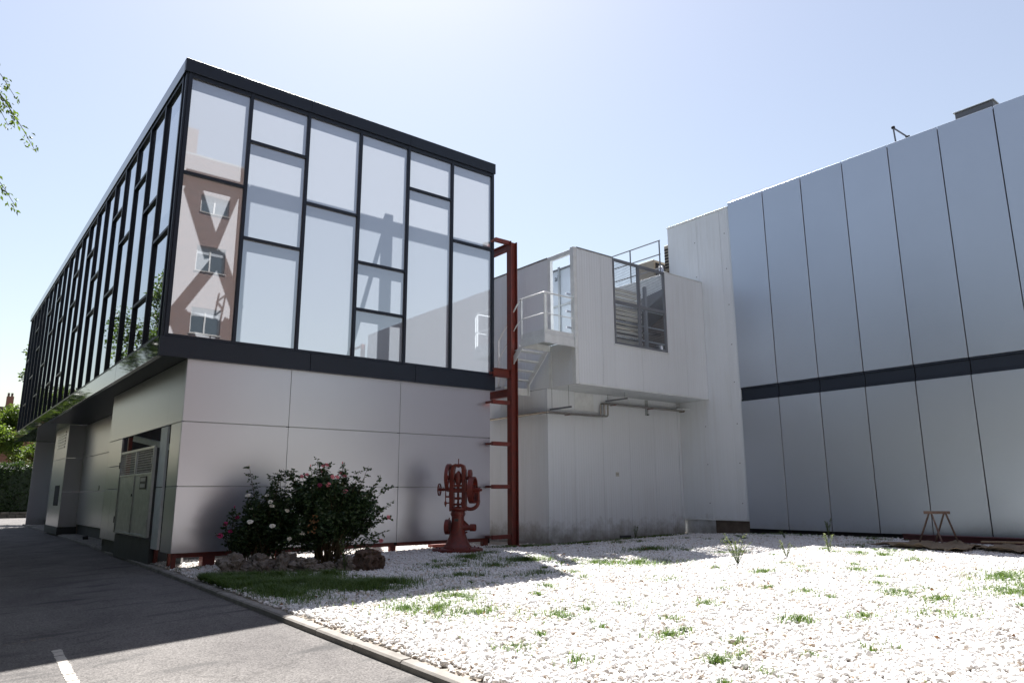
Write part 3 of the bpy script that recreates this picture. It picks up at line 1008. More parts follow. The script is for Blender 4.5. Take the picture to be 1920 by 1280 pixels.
# ------------------------------------------------------------------ grey panelled building on the right
GR = thing('grey_building', (24, 4, 0.3), 'tall grey metal panelled hall with a dark horizontal band', 'building')
PW = 1.2775
XR = 19.36
for k in range(15):
    y1 = 12.90 - PW * k
    y0 = y1 - PW + 0.022
    panel('wall_panel', XR, XR + 0.05, y0, y1, 4.70, 10.78, M_grey, GR, 0.004, R(0.07))
    panel('wall_panel', XR, XR + 0.05, y0, y1, 0.49, 4.275, M_grey, GR, 0.004, R(0.07))
    panel('band_panel', XR + 0.06, XR + 0.09, y0, y1, 4.34, 4.64, M_navy, GR, 0.003)
    panel('band_lip', XR + 0.02, XR + 0.058, y0, y1, 4.645, 4.695, M_navy, GR, 0.003)
    panel('band_lip', XR + 0.02, XR + 0.058, y0, y1, 4.28, 4.335, M_navy, GR, 0.003)
    panel('panel_shoe', XR + 0.055, XR + 0.085, y1 - 0.02, y1 + 0.05, 0.36, 0.49, M_dark, GR, 0.0)
panel('backing_wall', XR + 0.10, XR + 0.2, 12.92 - PW * 15, 12.93, 0.3, 10.75, M_dark, GR, 0)
panel('plinth', XR + 0.105, XR + 0.3, 12.92 - PW * 15, 12.93, -0.2, 0.52, M_brownconc, GR, 0)
panel('hall_roof', XR + 0.21, 38.0, 12.92 - PW * 15, 15.38, 10.3, 10.72, M_roofing, GR, 0)
panel('end_wall', XR + 0.21, 38.0, 12.90 - PW * 15, 12.98 - PW * 15, 0.0, 10.29, M_grey, GR, 0)
panel('rear_wall', 37.9, 38.0, 12.99 - PW * 15, 15.38, 0.0, 10.29, M_grey, GR, 0)

rb = thing('rooftop_duct_box', (19.9, 5.8, 10.75), 'grey metal box on the roof edge of the grey hall', 'duct box')
panel('box_body', 19.75, 20.6, 5.33, 6.20, 10.73, 11.13, M_greyframe, rb, 0.006)
panel('box_lid', 19.72, 20.63, 5.30, 6.23, 11.132, 11.16, M_galv, rb, 0.004)
rp = thing('roof_hook_pole', (19.7, 7.65, 10.72), 'thin bent grey pole standing on the roof edge of the grey hall', 'pole')
MB().tube([(19.7, 7.68, 10.73), (19.7, 7.71, 11.36)], 0.022, 8).build('upright', M_greyframe, rp)
MB().tube([(19.7, 7.71, 11.36), (19.7, 7.36, 10.93)], 0.022, 8).build('stay', M_greyframe, rp)
MB().lathe([(0.035, -0.04), (0.045, 0), (0.035, 0.04)], (19.7, 7.71, 11.37), (0, 1, 0), 10).build('clamp', M_dark, rp)
MB().lathe([(0.04, -0.05), (0.05, 0), (0.04, 0.05)], (19.7, 7.37, 10.94), (0, 1, 0), 10).build('clamp', M_dark, rp)

# ------------------------------------------------------------------ white tower beside the hall
TW = thing('white_tower', (21.5, 14.2, 0.3), 'plain white panelled tower between the grey hall and the white annexe', 'building')
for a, b in ((12.93, 13.30), (13.305, 14.215), (14.22, 15.45)):
    panel('wall_panel', 19.42, 19.48, a, b, 0.73, 10.66, M_panel, TW, 0.003, R(0.03))
panel('parapet_cap', 19.39, 19.55, 12.93, 15.47, 10.661, 10.69, M_whitepaint, TW, 0.003)
panel('side_wall', 19.482, 23.5, 15.40, 15.452, 0.3, 10.65, M_panel, TW, 0.003)
panel('base_trim', 19.40, 19.46, 12.93, 15.40, 0.695, 0.726, M_whitepaint, TW, 0.002)
panel('plinth_panel', 19.47, 19.5, 14.2, 15.36, 0.1, 0.695, M_panel, TW, 0.0)
panel('plinth', 19.5, 19.7, 12.93, 15.3, -0.1, 0.694, M_brownconc, TW, 0.0)
for zc in (1.2, 2.4, 3.6, 4.9, 6.1, 7.4, 8.6, 9.8):
    for yc in (13.12, 14.3):
        panel('rivet', 19.412, 19.42, yc, yc + 0.03, zc, zc + 0.03, M_greyframe, TW, 0)

# ------------------------------------------------------------------ white annexe
AX = thing('white_annexe', (16.5, 17.5, 0.2), 'white corrugated panel annexe with an overhanging upper box and mesh window', 'building')
YA, YB, XA = 15.35, 14.13, 13.56
xs = [XA, 14.6, 15.77, 16.94, 18.1, 19.4]
for a, b in zip(xs, xs[1:]):
    panel('wall_panel', a + 0.003, b - 0.003, YA, YA + 0.06, 0.12, 4.46, M_panel, AX, 0.003, R(0.03))
# left wall, lower and upper
ysl = [YA + 0.065, 16.4, 17.5, 18.6, 19.7, 20.8, 22.0]
for a, b in zip(ysl, ysl[1:]):
    panel('wall_panel', XA, XA + 0.06, a + 0.003, b - 0.003, 0.12, 4.46, M_panel, AX, 0.003, R(0.03))
ysu = [15.26, 16.3, 17.4, 18.5, 19.6, 20.7, 22.0]
for a, b in zip(ysu, ysu[1:]):
    panel('wall_panel', XA - 0.005, XA + 0.06, a + 0.003, b - 0.003, 4.47, 8.30, M_panel, AX, 0.003, R(0.03))
panel('parapet_cap', XA - 0.03, XA + 0.09, 15.255, 22.0, 8.302, 8.335, M_greyframe, AX, 0.003)
# jambs, header, panel below the doorway
panel('door_jamb', XA - 0.01, XA + 0.10, 15.13, 15.255, 5.7, 8.302, M_whitepaint, AX, 0.004)
panel('corner_post', XA - 0.012, XA + 0.10, YB, 14.28, 4.46, 8.38, M_whitepaint, AX, 0.004)
panel('door_header', XA - 0.005, XA + 0.09, 14.282, 15.25, 8.2, 8.33, M_whitepaint, AX, 0.004)
panel('wall_panel', XA - 0.002, XA + 0.06, 14.282, 15.12, 4.47, 5.66, M_panel, AX, 0.003)
panel('corner_trim', XA - 0.02, XA + 0.05, 15.13, 15.25, 4.46, 5.66, M_whitepaint, AX, 0.003)
# front of the upper box, with the window opening
WX0, WX1, WZ0 = 15.13, 17.49, 5.76
for a, b in ((XA + 0.105, 14.62), (14.625, WX0)):
    panel('wall_panel', a, b - 0.003, YB, YB + 0.06, 4.5, 8.36, M_panel, AX, 0.003, R(0.03))
for a, b in ((WX0, 16.3), (16.305, WX1)):
    panel('wall_panel', a, b - 0.003, YB, YB + 0.06, 4.5, WZ0, M_panel, AX, 0.003, R(0.02))
for a, b in ((WX1, 18.4), (18.405, 19.41)):
    panel('wall_panel', a, b, YB, YB + 0.06, 4.5, 8.36, M_panel, AX, 0.003, R(0.03))
panel('sill_trim', XA + 0.1, 19.41, YB - 0.02, YB + 0.08, 4.45, 4.498, M_whitepaint, AX, 0.003)
panel('parapet_cap', XA + 0.1, WX0, YB - 0.02, YB + 0.09, 8.362, 8.39, M_greyframe, AX, 0.003)
panel('parapet_cap', WX1, 19.41, YB - 0.02, YB + 0.09, 8.362, 8.39, M_whitepaint, AX, 0.003)
panel('window_sill', WX0 - 0.04, WX1 + 0.04, YB - 0.035, YB + 0.07, WZ0 - 0.04, WZ0 - 0.002, M_whitepaint, AX, 0.003)
panel('soffit', XA + 0.07, 19.41, YB + 0.085, YA - 0.005, 4.46, 4.5, M_whitepaint, AX, 0.0)
panel('upper_floor', XA + 0.07, 19.41, YA + 0.065, 22.0, 4.4, 4.6, M_concrete, AX, 0.0)
panel('deck', XA + 0.07, 19.41, YB + 0.085, YA + 0.06, 4.52, 4.62, M_galv, AX, 0.0)
# mesh window
wf = panel('window_frame', WX0, WX1, YB - 0.01, YB + 0.05, WZ0, WZ0 + 0.08, M_greyframe, AX, 0.003)
wf['label'] = 'grey steel window frame filled with wire mesh'
def wpiece(x0, x1, z0, z1, name='window_bar'):
    return panel(name, x0, x1, YB - 0.012, YB + 0.05, z0, z1, M_greyframe, wf, 0.003)
wpiece(WX0, WX1, 8.28, 8.37)
wpiece(WX0, WX0 + 0.07, WZ0 + 0.08, 8.28)
wpiece(WX1 - 0.07, WX1, WZ0 + 0.08, 8.28)
wpiece(16.21, 16.31, WZ0 + 0.08, 8.28)
wpiece(WX0 + 0.07, 16.21, 7.0, 7.09)
wpiece(16.31, WX1 - 0.07, 7.0, 7.09)
wm = MB()
for k in range(46):
    xx = WX0 + 0.04 + k * 0.05
    if xx < WX1 - 0.03:
        wm.box(xx, xx + 0.009, YB + 0.06, YB + 0.064, WZ0, 8.34)
for k in range(52):
    zc = WZ0 + 0.04 + k * 0.05
    if zc < 8.32:
        wm.box(WX0 + 0.02, WX1 - 0.02, YB + 0.0645, YB + 0.0685, zc, zc + 0.009)
wm.build('wire_mesh', M_greyframe, wf)
# steelwork and plant seen through the mesh
for xx, yy in ((15.5, 14.6), (16.0, 15.0), (17.9, 15.3)):
    panel('inner_post', xx, xx + 0.1, yy, yy + 0.1, 4.62, 8.25, M_greyframe, AX, 0.003)
for zc in (5.9, 6.45, 6.95, 7.5):
    MB().tube([(14.6, 15.6, zc), (19.3, 15.6, zc + 0.02)], 0.035, 8).build('inner_pipe', M_duct, AX, smooth=True)
for k in range(22):
    panel('louvre_slat', 16.55, 18.2, 15.72, 15.84, 4.8 + k * 0.155, 4.88 + k * 0.155, M_plate, AX, 0.0)
panel('inner_side_wall', 19.36, 19.41, 15.47, 22.0, 4.6, 8.3, M_brownconc, AX, 0.0)
panel('louvre_back', 16.6, 19.35, 17.0, 17.05, 4.62, 7.95, M_dark, AX, 0.0)
dk = MB()
dk.add([(18.35, 14.6, 8.1), (19.35, 14.6, 8.1), (19.35, 16.6, 7.15), (18.35, 16.6, 7.15), (18.35, 14.6, 8.2), (19.35, 14.6, 8.2), (19.35, 16.6, 7.9), (18.35, 16.6, 7.9)],
       [(0, 3, 2, 1), (4, 5, 6, 7), (0, 1, 5, 4), (1, 2, 6, 5), (2, 3, 7, 6), (3, 0, 4, 7)])
dk.build('sloping_duct', M_greyframe, AX)
MB().tube([(18.3, 15.0, 4.7), (18.3, 15.0, 6.0), (18.35, 15.1, 6.2), (18.5, 15.35, 6.27), (18.7, 15.7, 6.27)], 0.09, 12).build('silver_pipe', M_duct, AX, smooth=True)
MB().tube([(17.0, 15.9, 6.7), (19.3, 15.9, 6.9)], 0.05, 10).build('inner_pipe', M_pipe, AX, smooth=True)
# plain trim on the lower wall
hp = panel('access_hatch', 14.62, 15.40, YA - 0.012, YA - 0.002, 3.92, 4.45, M_whitepaint, AX, 0.003)
panel('channel_bracket', 17.72, 17.84, YA - 0.03, YA - 0.002, 3.95, 4.44, M_galv, AX, 0.003)
panel('hook', 17.76, 17.80, YA - 0.10, YA - 0.031, 3.96, 3.99, M_dark, AX, 0.0)
panel('notice_plate', 16.27, 16.41, YA - 0.008, YA - 0.002, 2.03, 2.15, M_plate, AX, 0.002)
panel('notice_strip', 16.285, 16.395, YA - 0.010, YA - 0.0085, 2.095, 2.105, M_letter, AX, 0.0)
panel('ledge', 19.0, 19.41, 14.9, YA - 0.005, 4.2, 4.24, M_whitepaint, AX, 0.003)
panel('corner_trim', 19.3, 19.41, YA - 0.02, YA - 0.003, 0.2, 4.45, M_panel, AX, 0.0)
panel('drain_box', 16.35, 16.75, YA - 0.10, YA - 0.004, 0.22, 0.30, M_darkconc, AX, 0.004)

ahu = thing('air_handling_unit', (16.0, 16.7, 4.65), 'pale blue panelled air handling unit lettered air, seen through the annexe doorway', 'air unit')
panel('unit_body', 15.02, 16.4, 15.75, 18.6, 4.65, 8.50, M_ahu, ahu, 0.01)
panel('unit_cap', 14.98, 16.44, 15.7, 18.65, 8.502, 8.55, M_greyframe, ahu, 0.004)
panel('unit_frame', 14.97, 15.015, 16.28, 16.36, 4.7, 8.6, M_galv, ahu, 0.003)
panel('unit_frame', 14.985, 15.017, 15.75, 18.6, 7.30, 7.36, M_galv, ahu, 0.003)
txt = bpy.data.curves.new('lettering', 'FONT')
txt.body = "air"
txt.size = 0.27
txt.extrude = 0.003
tob = bpy.data.objects.new('lettering_curve', txt)
C.objects.link(tob)
bpy.context.view_layer.update()
tme = bpy.data.meshes.new_from_object(tob.evaluated_get(bpy.context.evaluated_depsgraph_get()))
bpy.data.objects.remove(tob)
tme.name = 'lettering'
tme.materials.clear()
tme.materials.append(M_letter)
lo = bpy.data.objects.new('lettering', tme)
link(lo, ahu)
lo.rotation_euler = (R(90), 0, R(-90))
lo.location = Vector((15.013, 16.55, 8.17)) - Vector(ahu.location)

# rooftop railing and plant beside the tower
rl = thing('roof_railing', (19.0, 16.3, 8.35), 'thin grey roof railing above the mesh window beside the tower', 'railing')
panel('roof_curb', 18.95, 19.05, 15.47, 19.0, 8.25, 8.9, M_whitepaint, rl, 0.004)
for yy in (15.5, 16.85, 18.2):
    MB().tube([(19.0, yy, 8.85), (19.0, yy, 10.15)], 0.025, 8).build('post', M_greyframe, rl)
for zc in (10.15, 9.65, 9.15):
    MB().tube([(19.0, 15.47, zc), (19.0, 19.0, zc)], 0.022, 8).build('rail', M_greyframe, rl)
au = thing('condenser_unit', (19.9, 17.0, 8.9), 'beige boxed condenser unit behind the roof railing', 'air unit')
panel('unit_body', 19.5, 20.3, 16.2, 17.0, 8.95, 9.75, M_louvre, au, 0.01)
panel('unit_grille', 19.6, 20.2, 16.18, 16.198, 9.05, 9.65, M_dark, au, 0.003)
panel('unit_stand', 19.55, 20.25, 16.3, 16.9, 8.5, 8.949, M_greyframe, au, 0.003)
au2 = thing('stacked_condenser', (19.9, 15.9, 9.3), 'darker tall condenser unit close against the white tower edge', 'air unit')
panel('unit_body', 19.6, 20.2, 15.5, 15.78, 9.2, 10.15, M_louvre, au2, 0.01)
for k in range(7):
    panel('unit_slat', 19.58, 19.598, 15.52, 15.76, 9.3 + k * 0.11, 9.35 + k * 0.11, M_dark, au2, 0.0)
panel('unit_stand', 19.62, 20.18, 15.52, 15.76, 8.5, 9.198, M_brownconc, au2, 0.0)
sp = MB().tube([(19.2, 15.6, 8.3), (19.2, 15.6, 9.0), (19.25, 15.65, 9.2), (19.4, 15.8, 9.3), (19.6, 15.95, 9.3)], 0.1, 14).build('silver_elbow_duct', M_duct, smooth=True)
tag(sp, 'shiny silver elbow duct beside the white tower roof railing', 'duct')

# ------------------------------------------------------------------ stair with landing
ST = thing('metal_staircase', (13.0, 15.2, 4.3), 'white steel stair and railed landing on the annexe side wall', 'stairs')
LX0, LX1, LY0, LY1, LZ = 12.44, 13.535, 14.15, 15.18, 5.70
panel('landing_floor', LX0 + 0.03, LX1, LY0 + 0.03, LY1, LZ - 0.03, LZ, M_galv, ST, 0.003)
panel('landing_edge', LX0, LX1, LY0, LY0 + 0.028, LZ - 0.22, LZ + 0.01, M_whitepaint, ST, 0.003)
panel('landing_edge', LX0, LX0 + 0.028, LY0 + 0.03, LY1, LZ - 0.22, LZ + 0.01, M_whitepaint, ST, 0.003)
panel('landing_edge', LX0 + 0.03, LX1, LY1 - 0.03, LY1, LZ - 0.22, LZ - 0.035, M_whitepaint, ST, 0.003)
panel('landing_flange', LX0 - 0.03, LX1, LY0 - 0.03, LY0 - 0.001, LZ - 0.24, LZ - 0.222, M_whitepaint, ST, 0.002)
panel('toe_board', LX0 + 0.06, LX1, LY0 + 0.035, LY0 + 0.045, LZ + 0.015, LZ + 0.15, M_whitepaint, ST, 0.0)
panel('toe_board', LX0 + 0.035, LX0 + 0.045, LY0 + 0.06, LY1, LZ + 0.015, LZ + 0.15, M_whitepaint, ST, 0.0)
for (px, py) in ((LX0 + 0.03, LY0 + 0.03), (LX0 + 0.1, LY0 + 0.03), (LX0 + 0.03, LY1 - 0.03)):
    panel('rail_post', px - 0.025, px + 0.025, py - 0.02, py + 0.02, LZ - 0.2, 6.84, M_whitepaint, ST, 0.003)
SLOPE = (4.50 - 5.70) / (16.31 - 15.10)
p0 = (LX0 + 0.03, LY1, 6.86)
MB().tube([(LX1, LY0 + 0.03, 6.86), (LX0 + 0.06, LY0 + 0.03, 6.86), (LX0 + 0.03, LY0 + 0.06, 6.86), p0, (LX0 + 0.03, 15.36, 6.72), (LX0 + 0.03, 16.2, 5.85)], 0.022, 8).build('handrail', M_whitepaint, ST, smooth=True)
MB().tube([(LX1, LY0 + 0.03, 6.28), (LX0 + 0.06, LY0 + 0.03, 6.28), (LX0 + 0.03, LY0 + 0.06, 6.28), (LX0 + 0.03, LY1, 6.28), (LX0 + 0.03, 15.36, 6.15), (LX0 + 0.03, 16.2, 5.3)], 0.014, 8).build('midrail', M_whitepaint, ST, smooth=True)
panel('rail_post', LX0 + 0.005, LX0 + 0.055, 16.18, 16.22, 4.4, 5.87, M_whitepaint, ST, 0.003)
for k, (yy, zz_) in enumerate(((15.42, 5.47), (15.62, 5.24), (15.86, 5.0), (16.08, 4.76))):
    panel('tread', LX0 + 0.05, 13.38, yy - 0.13, yy + 0.13, zz_ - 0.035, zz_, M_whitepaint, ST, 0.003)
for xx in (LX0 + 0.02, 13.40):
    MB().beam((xx, 15.17, 5.50), (xx, 16.0, 4.66), 0.02, 0.17, up=(0, 0, 1)).build('stringer', M_whitepaint, ST)
    panel('stringer', xx - 0.01, xx + 0.01, 15.93, 16.05, 4.30, 4.64, M_whitepaint, ST, 0.0)
panel('lower_platform', LX0, 13.5, 16.06, 17.6, 4.46, 4.50, M_galv, ST, 0.003)
panel('platform_edge', LX0, 13.5, 16.03, 16.058, 4.31, 4.51, M_whitepaint, ST, 0.003)
panel('platform_edge', LX0, LX0 + 0.03, 16.06, 17.6, 4.31, 4.455, M_whitepaint, ST, 0.003)

# ------------------------------------------------------------------ pipes on the annexe wall
PI = thing('pipe_run', (16.4, 15.15, 3.7), 'three parallel steel pipes running round the white annexe wall with an upward jog', 'pipes')
for k in range(3):
    o = 0.07 * k
    ya = 15.27 - o
    xa = 13.48 - o
    zb = 3.76
    xj = 15.62 + o * 1.2
    pts = [(xa, 17.9, zb)]
    for a in range(0, 91, 30):
        pts.append((xa + 0.06 - 0.06 * math.cos(R(a)), ya + 0.06 - 0.06 * math.sin(R(a)), zb))
    pts += [(xj - 0.07, ya, zb + 0.02)]
    for a in range(0, 91, 30):
        pts.append((xj - 0.07 + 0.07 * math.sin(R(a)), ya, zb + 0.02 + 0.07 - 0.07 * math.cos(R(a))))
    for a in range(0, 91, 30):
        pts.append((xj + 0.07 - 0.07 * math.cos(R(a)), ya, 4.10 + 0.07 * math.sin(R(a))))
    pts += [(19.4, ya, 4.19)]
    MB().tube(pts, 0.026, 10).build('pipe', M_pipe, PI, smooth=True)
    MB().lathe([(0.05, -0.015), (0.05, 0.015)], (19.38, ya, 4.19), (1, 0, 0), 14).build('wall_flange', M_pipe, PI)
for (xx, zc) in ((13.65, 3.86), (15.92, 4.27)):
    panel('strut_channel', xx - 0.022, xx + 0.022, 14.45, 15.33, zc - 0.022, zc + 0.022, M_greyframe, PI, 0.003)
    for yy in (14.55, 15.25):
        MB().tube([(xx, yy, zc), (xx, yy, 4.46)], 0.006, 6).build('hanger_rod', M_greyframe, PI)
for (xx, zc) in ((14.2, 3.765), (16.1, 4.18), (17.8, 4.185)):
    MB().box(xx - 0.015, xx + 0.015, 15.09, 15.32, zc - 0.045, zc - 0.028).build('pipe_clamp', M_redsteel, PI)

# ------------------------------------------------------------------ red steel frame in the gap
RF = thing('red_steel_frame', (12.42, 15.5, 0.15), 'oxide red steel post with short rungs between glass block and annexe', 'steel frame')
PX, PY = 12.42, 15.50
MB().hbeam((PX, PY, 0.02), (PX, PY, 8.63), 0.20, 0.23, 0.018, up=(1, 0, 0)).build('post', M_redsteel, RF)
panel('rung', 11.80, PX - 0.12, PY - 0.05, PY + 0.06, 8.53, 8.64, M_redsteel, RF, 0.003)
for zc in (3.96, 2.84, 1.71, 0.42):
    panel('rung', 11.70, PX - 0.12, PY - 0.05, PY + 0.03, zc - 0.053, zc + 0.053, M_redsteel, RF, 0.003)
    panel('standoff', 11.70, 11.76, PY + 0.032, 15.795, zc - 0.03, zc + 0.03, M_redsteel, RF, 0.002)
MB().hbeam((11.76, PY, 4.77), (PX - 0.12, PY, 4.77), 0.14, 0.23, 0.016).build('cross_beam', M_redsteel, RF)
panel('standoff', 11.76, 11.82, PY + 0.075, 15.695, 4.74, 4.80, M_redsteel, RF, 0.002)
panel('standoff', 11.80, 11.86, PY + 0.062, 15.71, 8.56, 8.61, M_redsteel, RF, 0.002)
MB().hbeam((PX, PY + 0.13, 8.53), (PX, PY + 0.95, 8.53), 0.14, 0.2, 0.016).build('top_beam', M_redsteel, RF)
MB().hbeam((PX, PY + 0.13, 4.27), (PX, PY + 1.1, 4.27), 0.14, 0.21, 0.016).build('cross_beam', M_redsteel, RF)
panel('foot_plate', PX - 0.15, PX + 0.15, PY - 0.15, PY + 0.15, 0.16, 0.2, M_redsteel, RF, 0.003)

RF2 = thing('red_stair_frame', (19.3, -7.2, 0.1), 'oxide red steel frame at the far end of the grey hall, mirrored in the glass', 'steel frame')
for yy in (-6.7, -8.1):
    MB().hbeam((19.3, yy, 0.02), (19.3, yy, 10.3), 0.20, 0.2, 0.018, up=(1, 0, 0)).build('post', M_redsteel, RF2)
for zc in (10.2, 9.0, 7.9, 6.4):
    panel('rung', 19.24, 19.36, -8.0, -6.8, zc - 0.05, zc + 0.05, M_redsteel, RF2, 0.003)
MB().beam((19.3, -8.0, 7.95), (19.3, -6.8, 8.95), 0.08, 0.08).build('brace', M_redsteel, RF2)

# ------------------------------------------------------------------ old red machine on its flared pedestal
MO = Vector((10.1, 14.72, 0.24))
AXU = Vector((0.652, -0.758, 0)).normalized()
AXD = Vector((0.758, 0.652, 0)).normalized()
def W(u, d, z):
    return MO + AXU * u + AXD * d + Vector((0, 0, z))
ma = thing('old_machine', MO, 'rust red antique machine with flywheels and handwheel on a flared pedestal', 'machine')
def ring(name, u, d, z, r, width, rim, spokes=0, hub=0.05, parent=ma, spoke_w=0.035):
    c = W(u, d, z)
    rimo = MB().lathe([(r, -width / 2), (r, width / 2), (r - rim, width / 2), (r - rim, -width / 2)], c, AXU, 36, close=True)
    o = rimo.build(name, M_machine, parent, smooth=True)
    if spokes:
        sp = MB()
        sp.lathe([(hub, -width * 0.6), (hub, width * 0.6)], c, AXU, 14)
        for k in range(spokes):
            a = 2 * math.pi * k / spokes + 0.4
            dv = AXD * math.cos(a) + Vector((0, 0, 1)) * math.sin(a)
            sp.beam(c + dv * hub * 0.7, c + dv * (r - rim * 0.6), spoke_w, width * 0.4, up=AXU)
        sp.build('spokes', M_machine, o)
    return o
MB().lathe([(0.60, 0.0), (0.605, 0.07), (0.585, 0.085), (0.2, 0.09)], MO + Vector((0, 0, -0.06)), (0, 0, 1), 40).build('base_disc', M_machine, ma, smooth=True)
MB().lathe([(0.345, 0.03), (0.335, 0.06), (0.30, 0.10), (0.255, 0.18), (0.215, 0.28), (0.19, 0.36), (0.165, 0.5), (0.152, 0.62), (0.147, 0.76)], MO, (0, 0, 1), 36).build('pedestal', M_machine, ma, smooth=True)
MB().lathe([(0.162, 0.762), (0.168, 0.78), (0.168, 0.86), (0.16, 0.875)], MO, (0, 0, 1), 32).build('collar', M_machine, ma, smooth=True)
# cast frame: two uprights joined by an arch at the top and a saddle below
MB().lathe([(0.15, 0.876), (0.2, 0.92), (0.2, 0.95), (0.1, 0.96)], MO, (0, 0, 1), 24).build('saddle', M_machine, ma, smooth=True)
for s in (-1, 1):
    fr = MB()
    pts = [W(s * 0.15, 0, 0.90), W(s * 0.155, 0, 1.3), W(s * 0.15, 0, 1.6), W(s * 0.14, 0, 1.85), W(s * 0.115, 0, 1.94), W(s * 0.06, 0, 1.965), W(0, 0, 1.965)]
    ws = [0.10, 0.10, 0.095, 0.08, 0.07, 0.06, 0.06]
    for (a, b, w) in zip(pts, pts[1:], ws):
        fr.beam(a - (b - a).normalized() * 0.02, b + (b - a).normalized() * 0.02, w, 0.17, up=AXD)
    fr.build('frame_upright', M_machine, ma, bevel=0.008)
MB().tube([W(0, 0, 1.93), W(0, 0, 2.12)], 0.012, 8).build('top_rod', M_machine, ma)
MB().lathe([(0.03, -0.04), (0.035, 0), (0.03, 0.03)], W(0, 0, 1.95), (0, 0, 1), 12).build('rod_gland', M_machine, ma)
# crank block and spindle in the opening
MB().lathe([(0.01, 0.17), (0.03, 0.16), (0.075, 0.1), (0.085, 0.0), (0.08, -0.1), (0.04, -0.17), (0.03, -0.28), (0.03, -0.5)], W(0, 0, 1.66), (0, 0, 1), 18).build('spindle_head', M_machine, ma, smooth=True)
MB().tube([W(-0.30, 0, 1.66), W(0.33, 0, 1.66)], 0.045, 12).build('upper_shaft', M_machine, ma, smooth=True)
MB().tube([W(-0.50, 0, 1.39), W(0.50, 0, 1.39)], 0.034, 12).build('main_shaft', M_machine, ma, smooth=True)
blk = MB()
blk.beam(W(-0.17, 0, 1.48), W(0.17, 0, 1.48), 0.1, 0.05)
blk.beam(W(-0.14, 0.02, 1.36), W(0.14, 0.02, 1.36), 0.14, 0.09)
blk.beam(W(-0.07, 0, 1.18), W(0.07, 0, 1.18), 0.13, 0.06)
blk.beam(W(-0.12, 0, 1.04), W(0.14, 0, 1.04), 0.12, 0.05)
blk.build('ram_block', M_machine, ma, bevel=0.006)
MB().lathe([(0.028, 0.0), (0.03, 0.15), (0.022, 0.2), (0.03, 0.26), (0.028, 0.42)], W(0, 0, 0.92), (0, 0, 1), 12).build('screw', M_machine, ma, smooth=True)
MB().lathe([(0.075, 0), (0.08, 0.03), (0.05, 0.05)], W(0, 0, 0.945), (0, 0, 1), 16).build('screw_nut', M_machine, ma)
# left flywheel, upper small wheel, large right wheel
ring('flywheel', -0.235, 0.02, 1.67, 0.335, 0.075, 0.05, 5)
ring('small_wheel', 0.285, 0.02, 1.735, 0.125, 0.07, 0.12)
ring('belt_wheel', 0.36, -0.02, 1.375, 0.315, 0.125, 0.035, 4, hub=0.06, spoke_w=0.05)
MB().lathe([(0.05, -0.03), (0.055, 0.02), (0.03, 0.06), (0.03, 0.14)], W(0.45, -0.02, 1.375), AXU, 12).build('shaft_end', M_machine, ma)
MB().lathe([(0.02, -0.05), (0.045, -0.02), (0.03, 0.02)], W(-0.325, 0.02, 1.69), -AXU, 12).build('shaft_end', M_machine, ma)
# outrigger bearing arm under the big wheel
arm = MB()
ap = []
for k in range(13):
    a = R(180 + 15 * k)
    ap.append(W(0.31 + 0.19 * math.cos(a), -0.02, 1.09 + 0.16 * math.sin(a)))
arm.tube([W(0.12, -0.02, 1.10)] + ap[1:] + [W(0.505, -0.02, 1.25), W(0.50, -0.02, 1.36)], [0.05] + [0.045] * 12 + [0.034, 0.03], 10)
arm.build('bearing_arm', M_machine, ma, smooth=True)
MB().lathe([(0.045, -0.05), (0.045, 0.05)], W(0.49, -0.02, 1.11), AXU, 12).build('bearing', M_machine, ma)
MB().lathe([(0.055, -0.04), (0.055, 0.04)], W(0.50, -0.02, 1.375), AXU, 12).build('bearing', M_machine, ma)
# handwheel on the left with its spindle
hw = ring('handwheel', -0.47, 0.0, 1.39, 0.15, 0.028, 0.024, 4, hub=0.03, spoke_w=0.025)
MB().lathe([(0.02, 0), (0.028, 0.05), (0.045, 0.1)], W(-0.46, 0, 1.39), AXU, 12).build('handwheel_boss', M_machine, ma)
# trip linkage at the left
lk = MB()
lk.tube([W(-0.305, -0.03, 1.40), W(-0.305, -0.03, 0.98)], 0.013, 8)
lk.lathe([(0.012, -0.03), (0.03, 0.01), (0.03, 0.06), (0.015, 0.09)], W(-0.305, -0.03, 1.03), (0, 0, 1), 10)
lk.beam(W(-0.31, -0.03, 1.22), W(-0.17, -0.03, 1.22), 0.03, 0.04)
lk.beam(W(-0.31, -0.03, 1.07), W(-0.17, -0.03, 1.075), 0.025, 0.03)
lk.beam(W(-0.20, -0.03, 1.2), W(-0.20, -0.03, 1.32), 0.02, 0.04)
lk.build('linkage', M_machine, ma)
# motor drum and outlet on the pedestal
ring('drum', -0.25, 0.0, 0.515, 0.175, 0.1, 0.17)
MB().tube([W(-0.23, 0.0, 0.66), W(-0.21, 0.0, 0.73)], 0.016, 8).build('drum_cock', M_machine, ma)
MB().lathe([(0.11, 0.12), (0.075, 0.2), (0.06, 0.27), (0.06, 0.30), (0.085, 0.305), (0.085, 0.43), (0.075, 0.44), (0.07, 0.41)], W(0, 0, 0.50), AXU, 22).build('outlet', M_machine, ma, smooth=True)
MB().beam(W(0.13, 0, 0.66), W(0.27, 0, 0.53), 0.03, 0.05).build('outlet_rib', M_machine, ma)
MB().tube([W(0.18, -0.02, 0.38), W(0.24, -0.02, 0.40)], 0.02, 8).build('drain_plug', M_machine, ma)
for k in range(8):
    a = 2 * math.pi * k / 8
    MB().lathe([(0.02, 0), (0.02, 0.025)], MO + Vector((math.cos(a) * 0.5, math.sin(a) * 0.5, 0.03)), (0, 0, 1), 6).build('bolt', M_machine, ma)
    MB().lathe([(0.012, 0), (0.012, 0.016)], MO + Vector((math.cos(a) * 0.166, math.sin(a) * 0.166, 0.82)), (math.cos(a), math.sin(a), 0), 6).build('bolt', M_machine, ma)
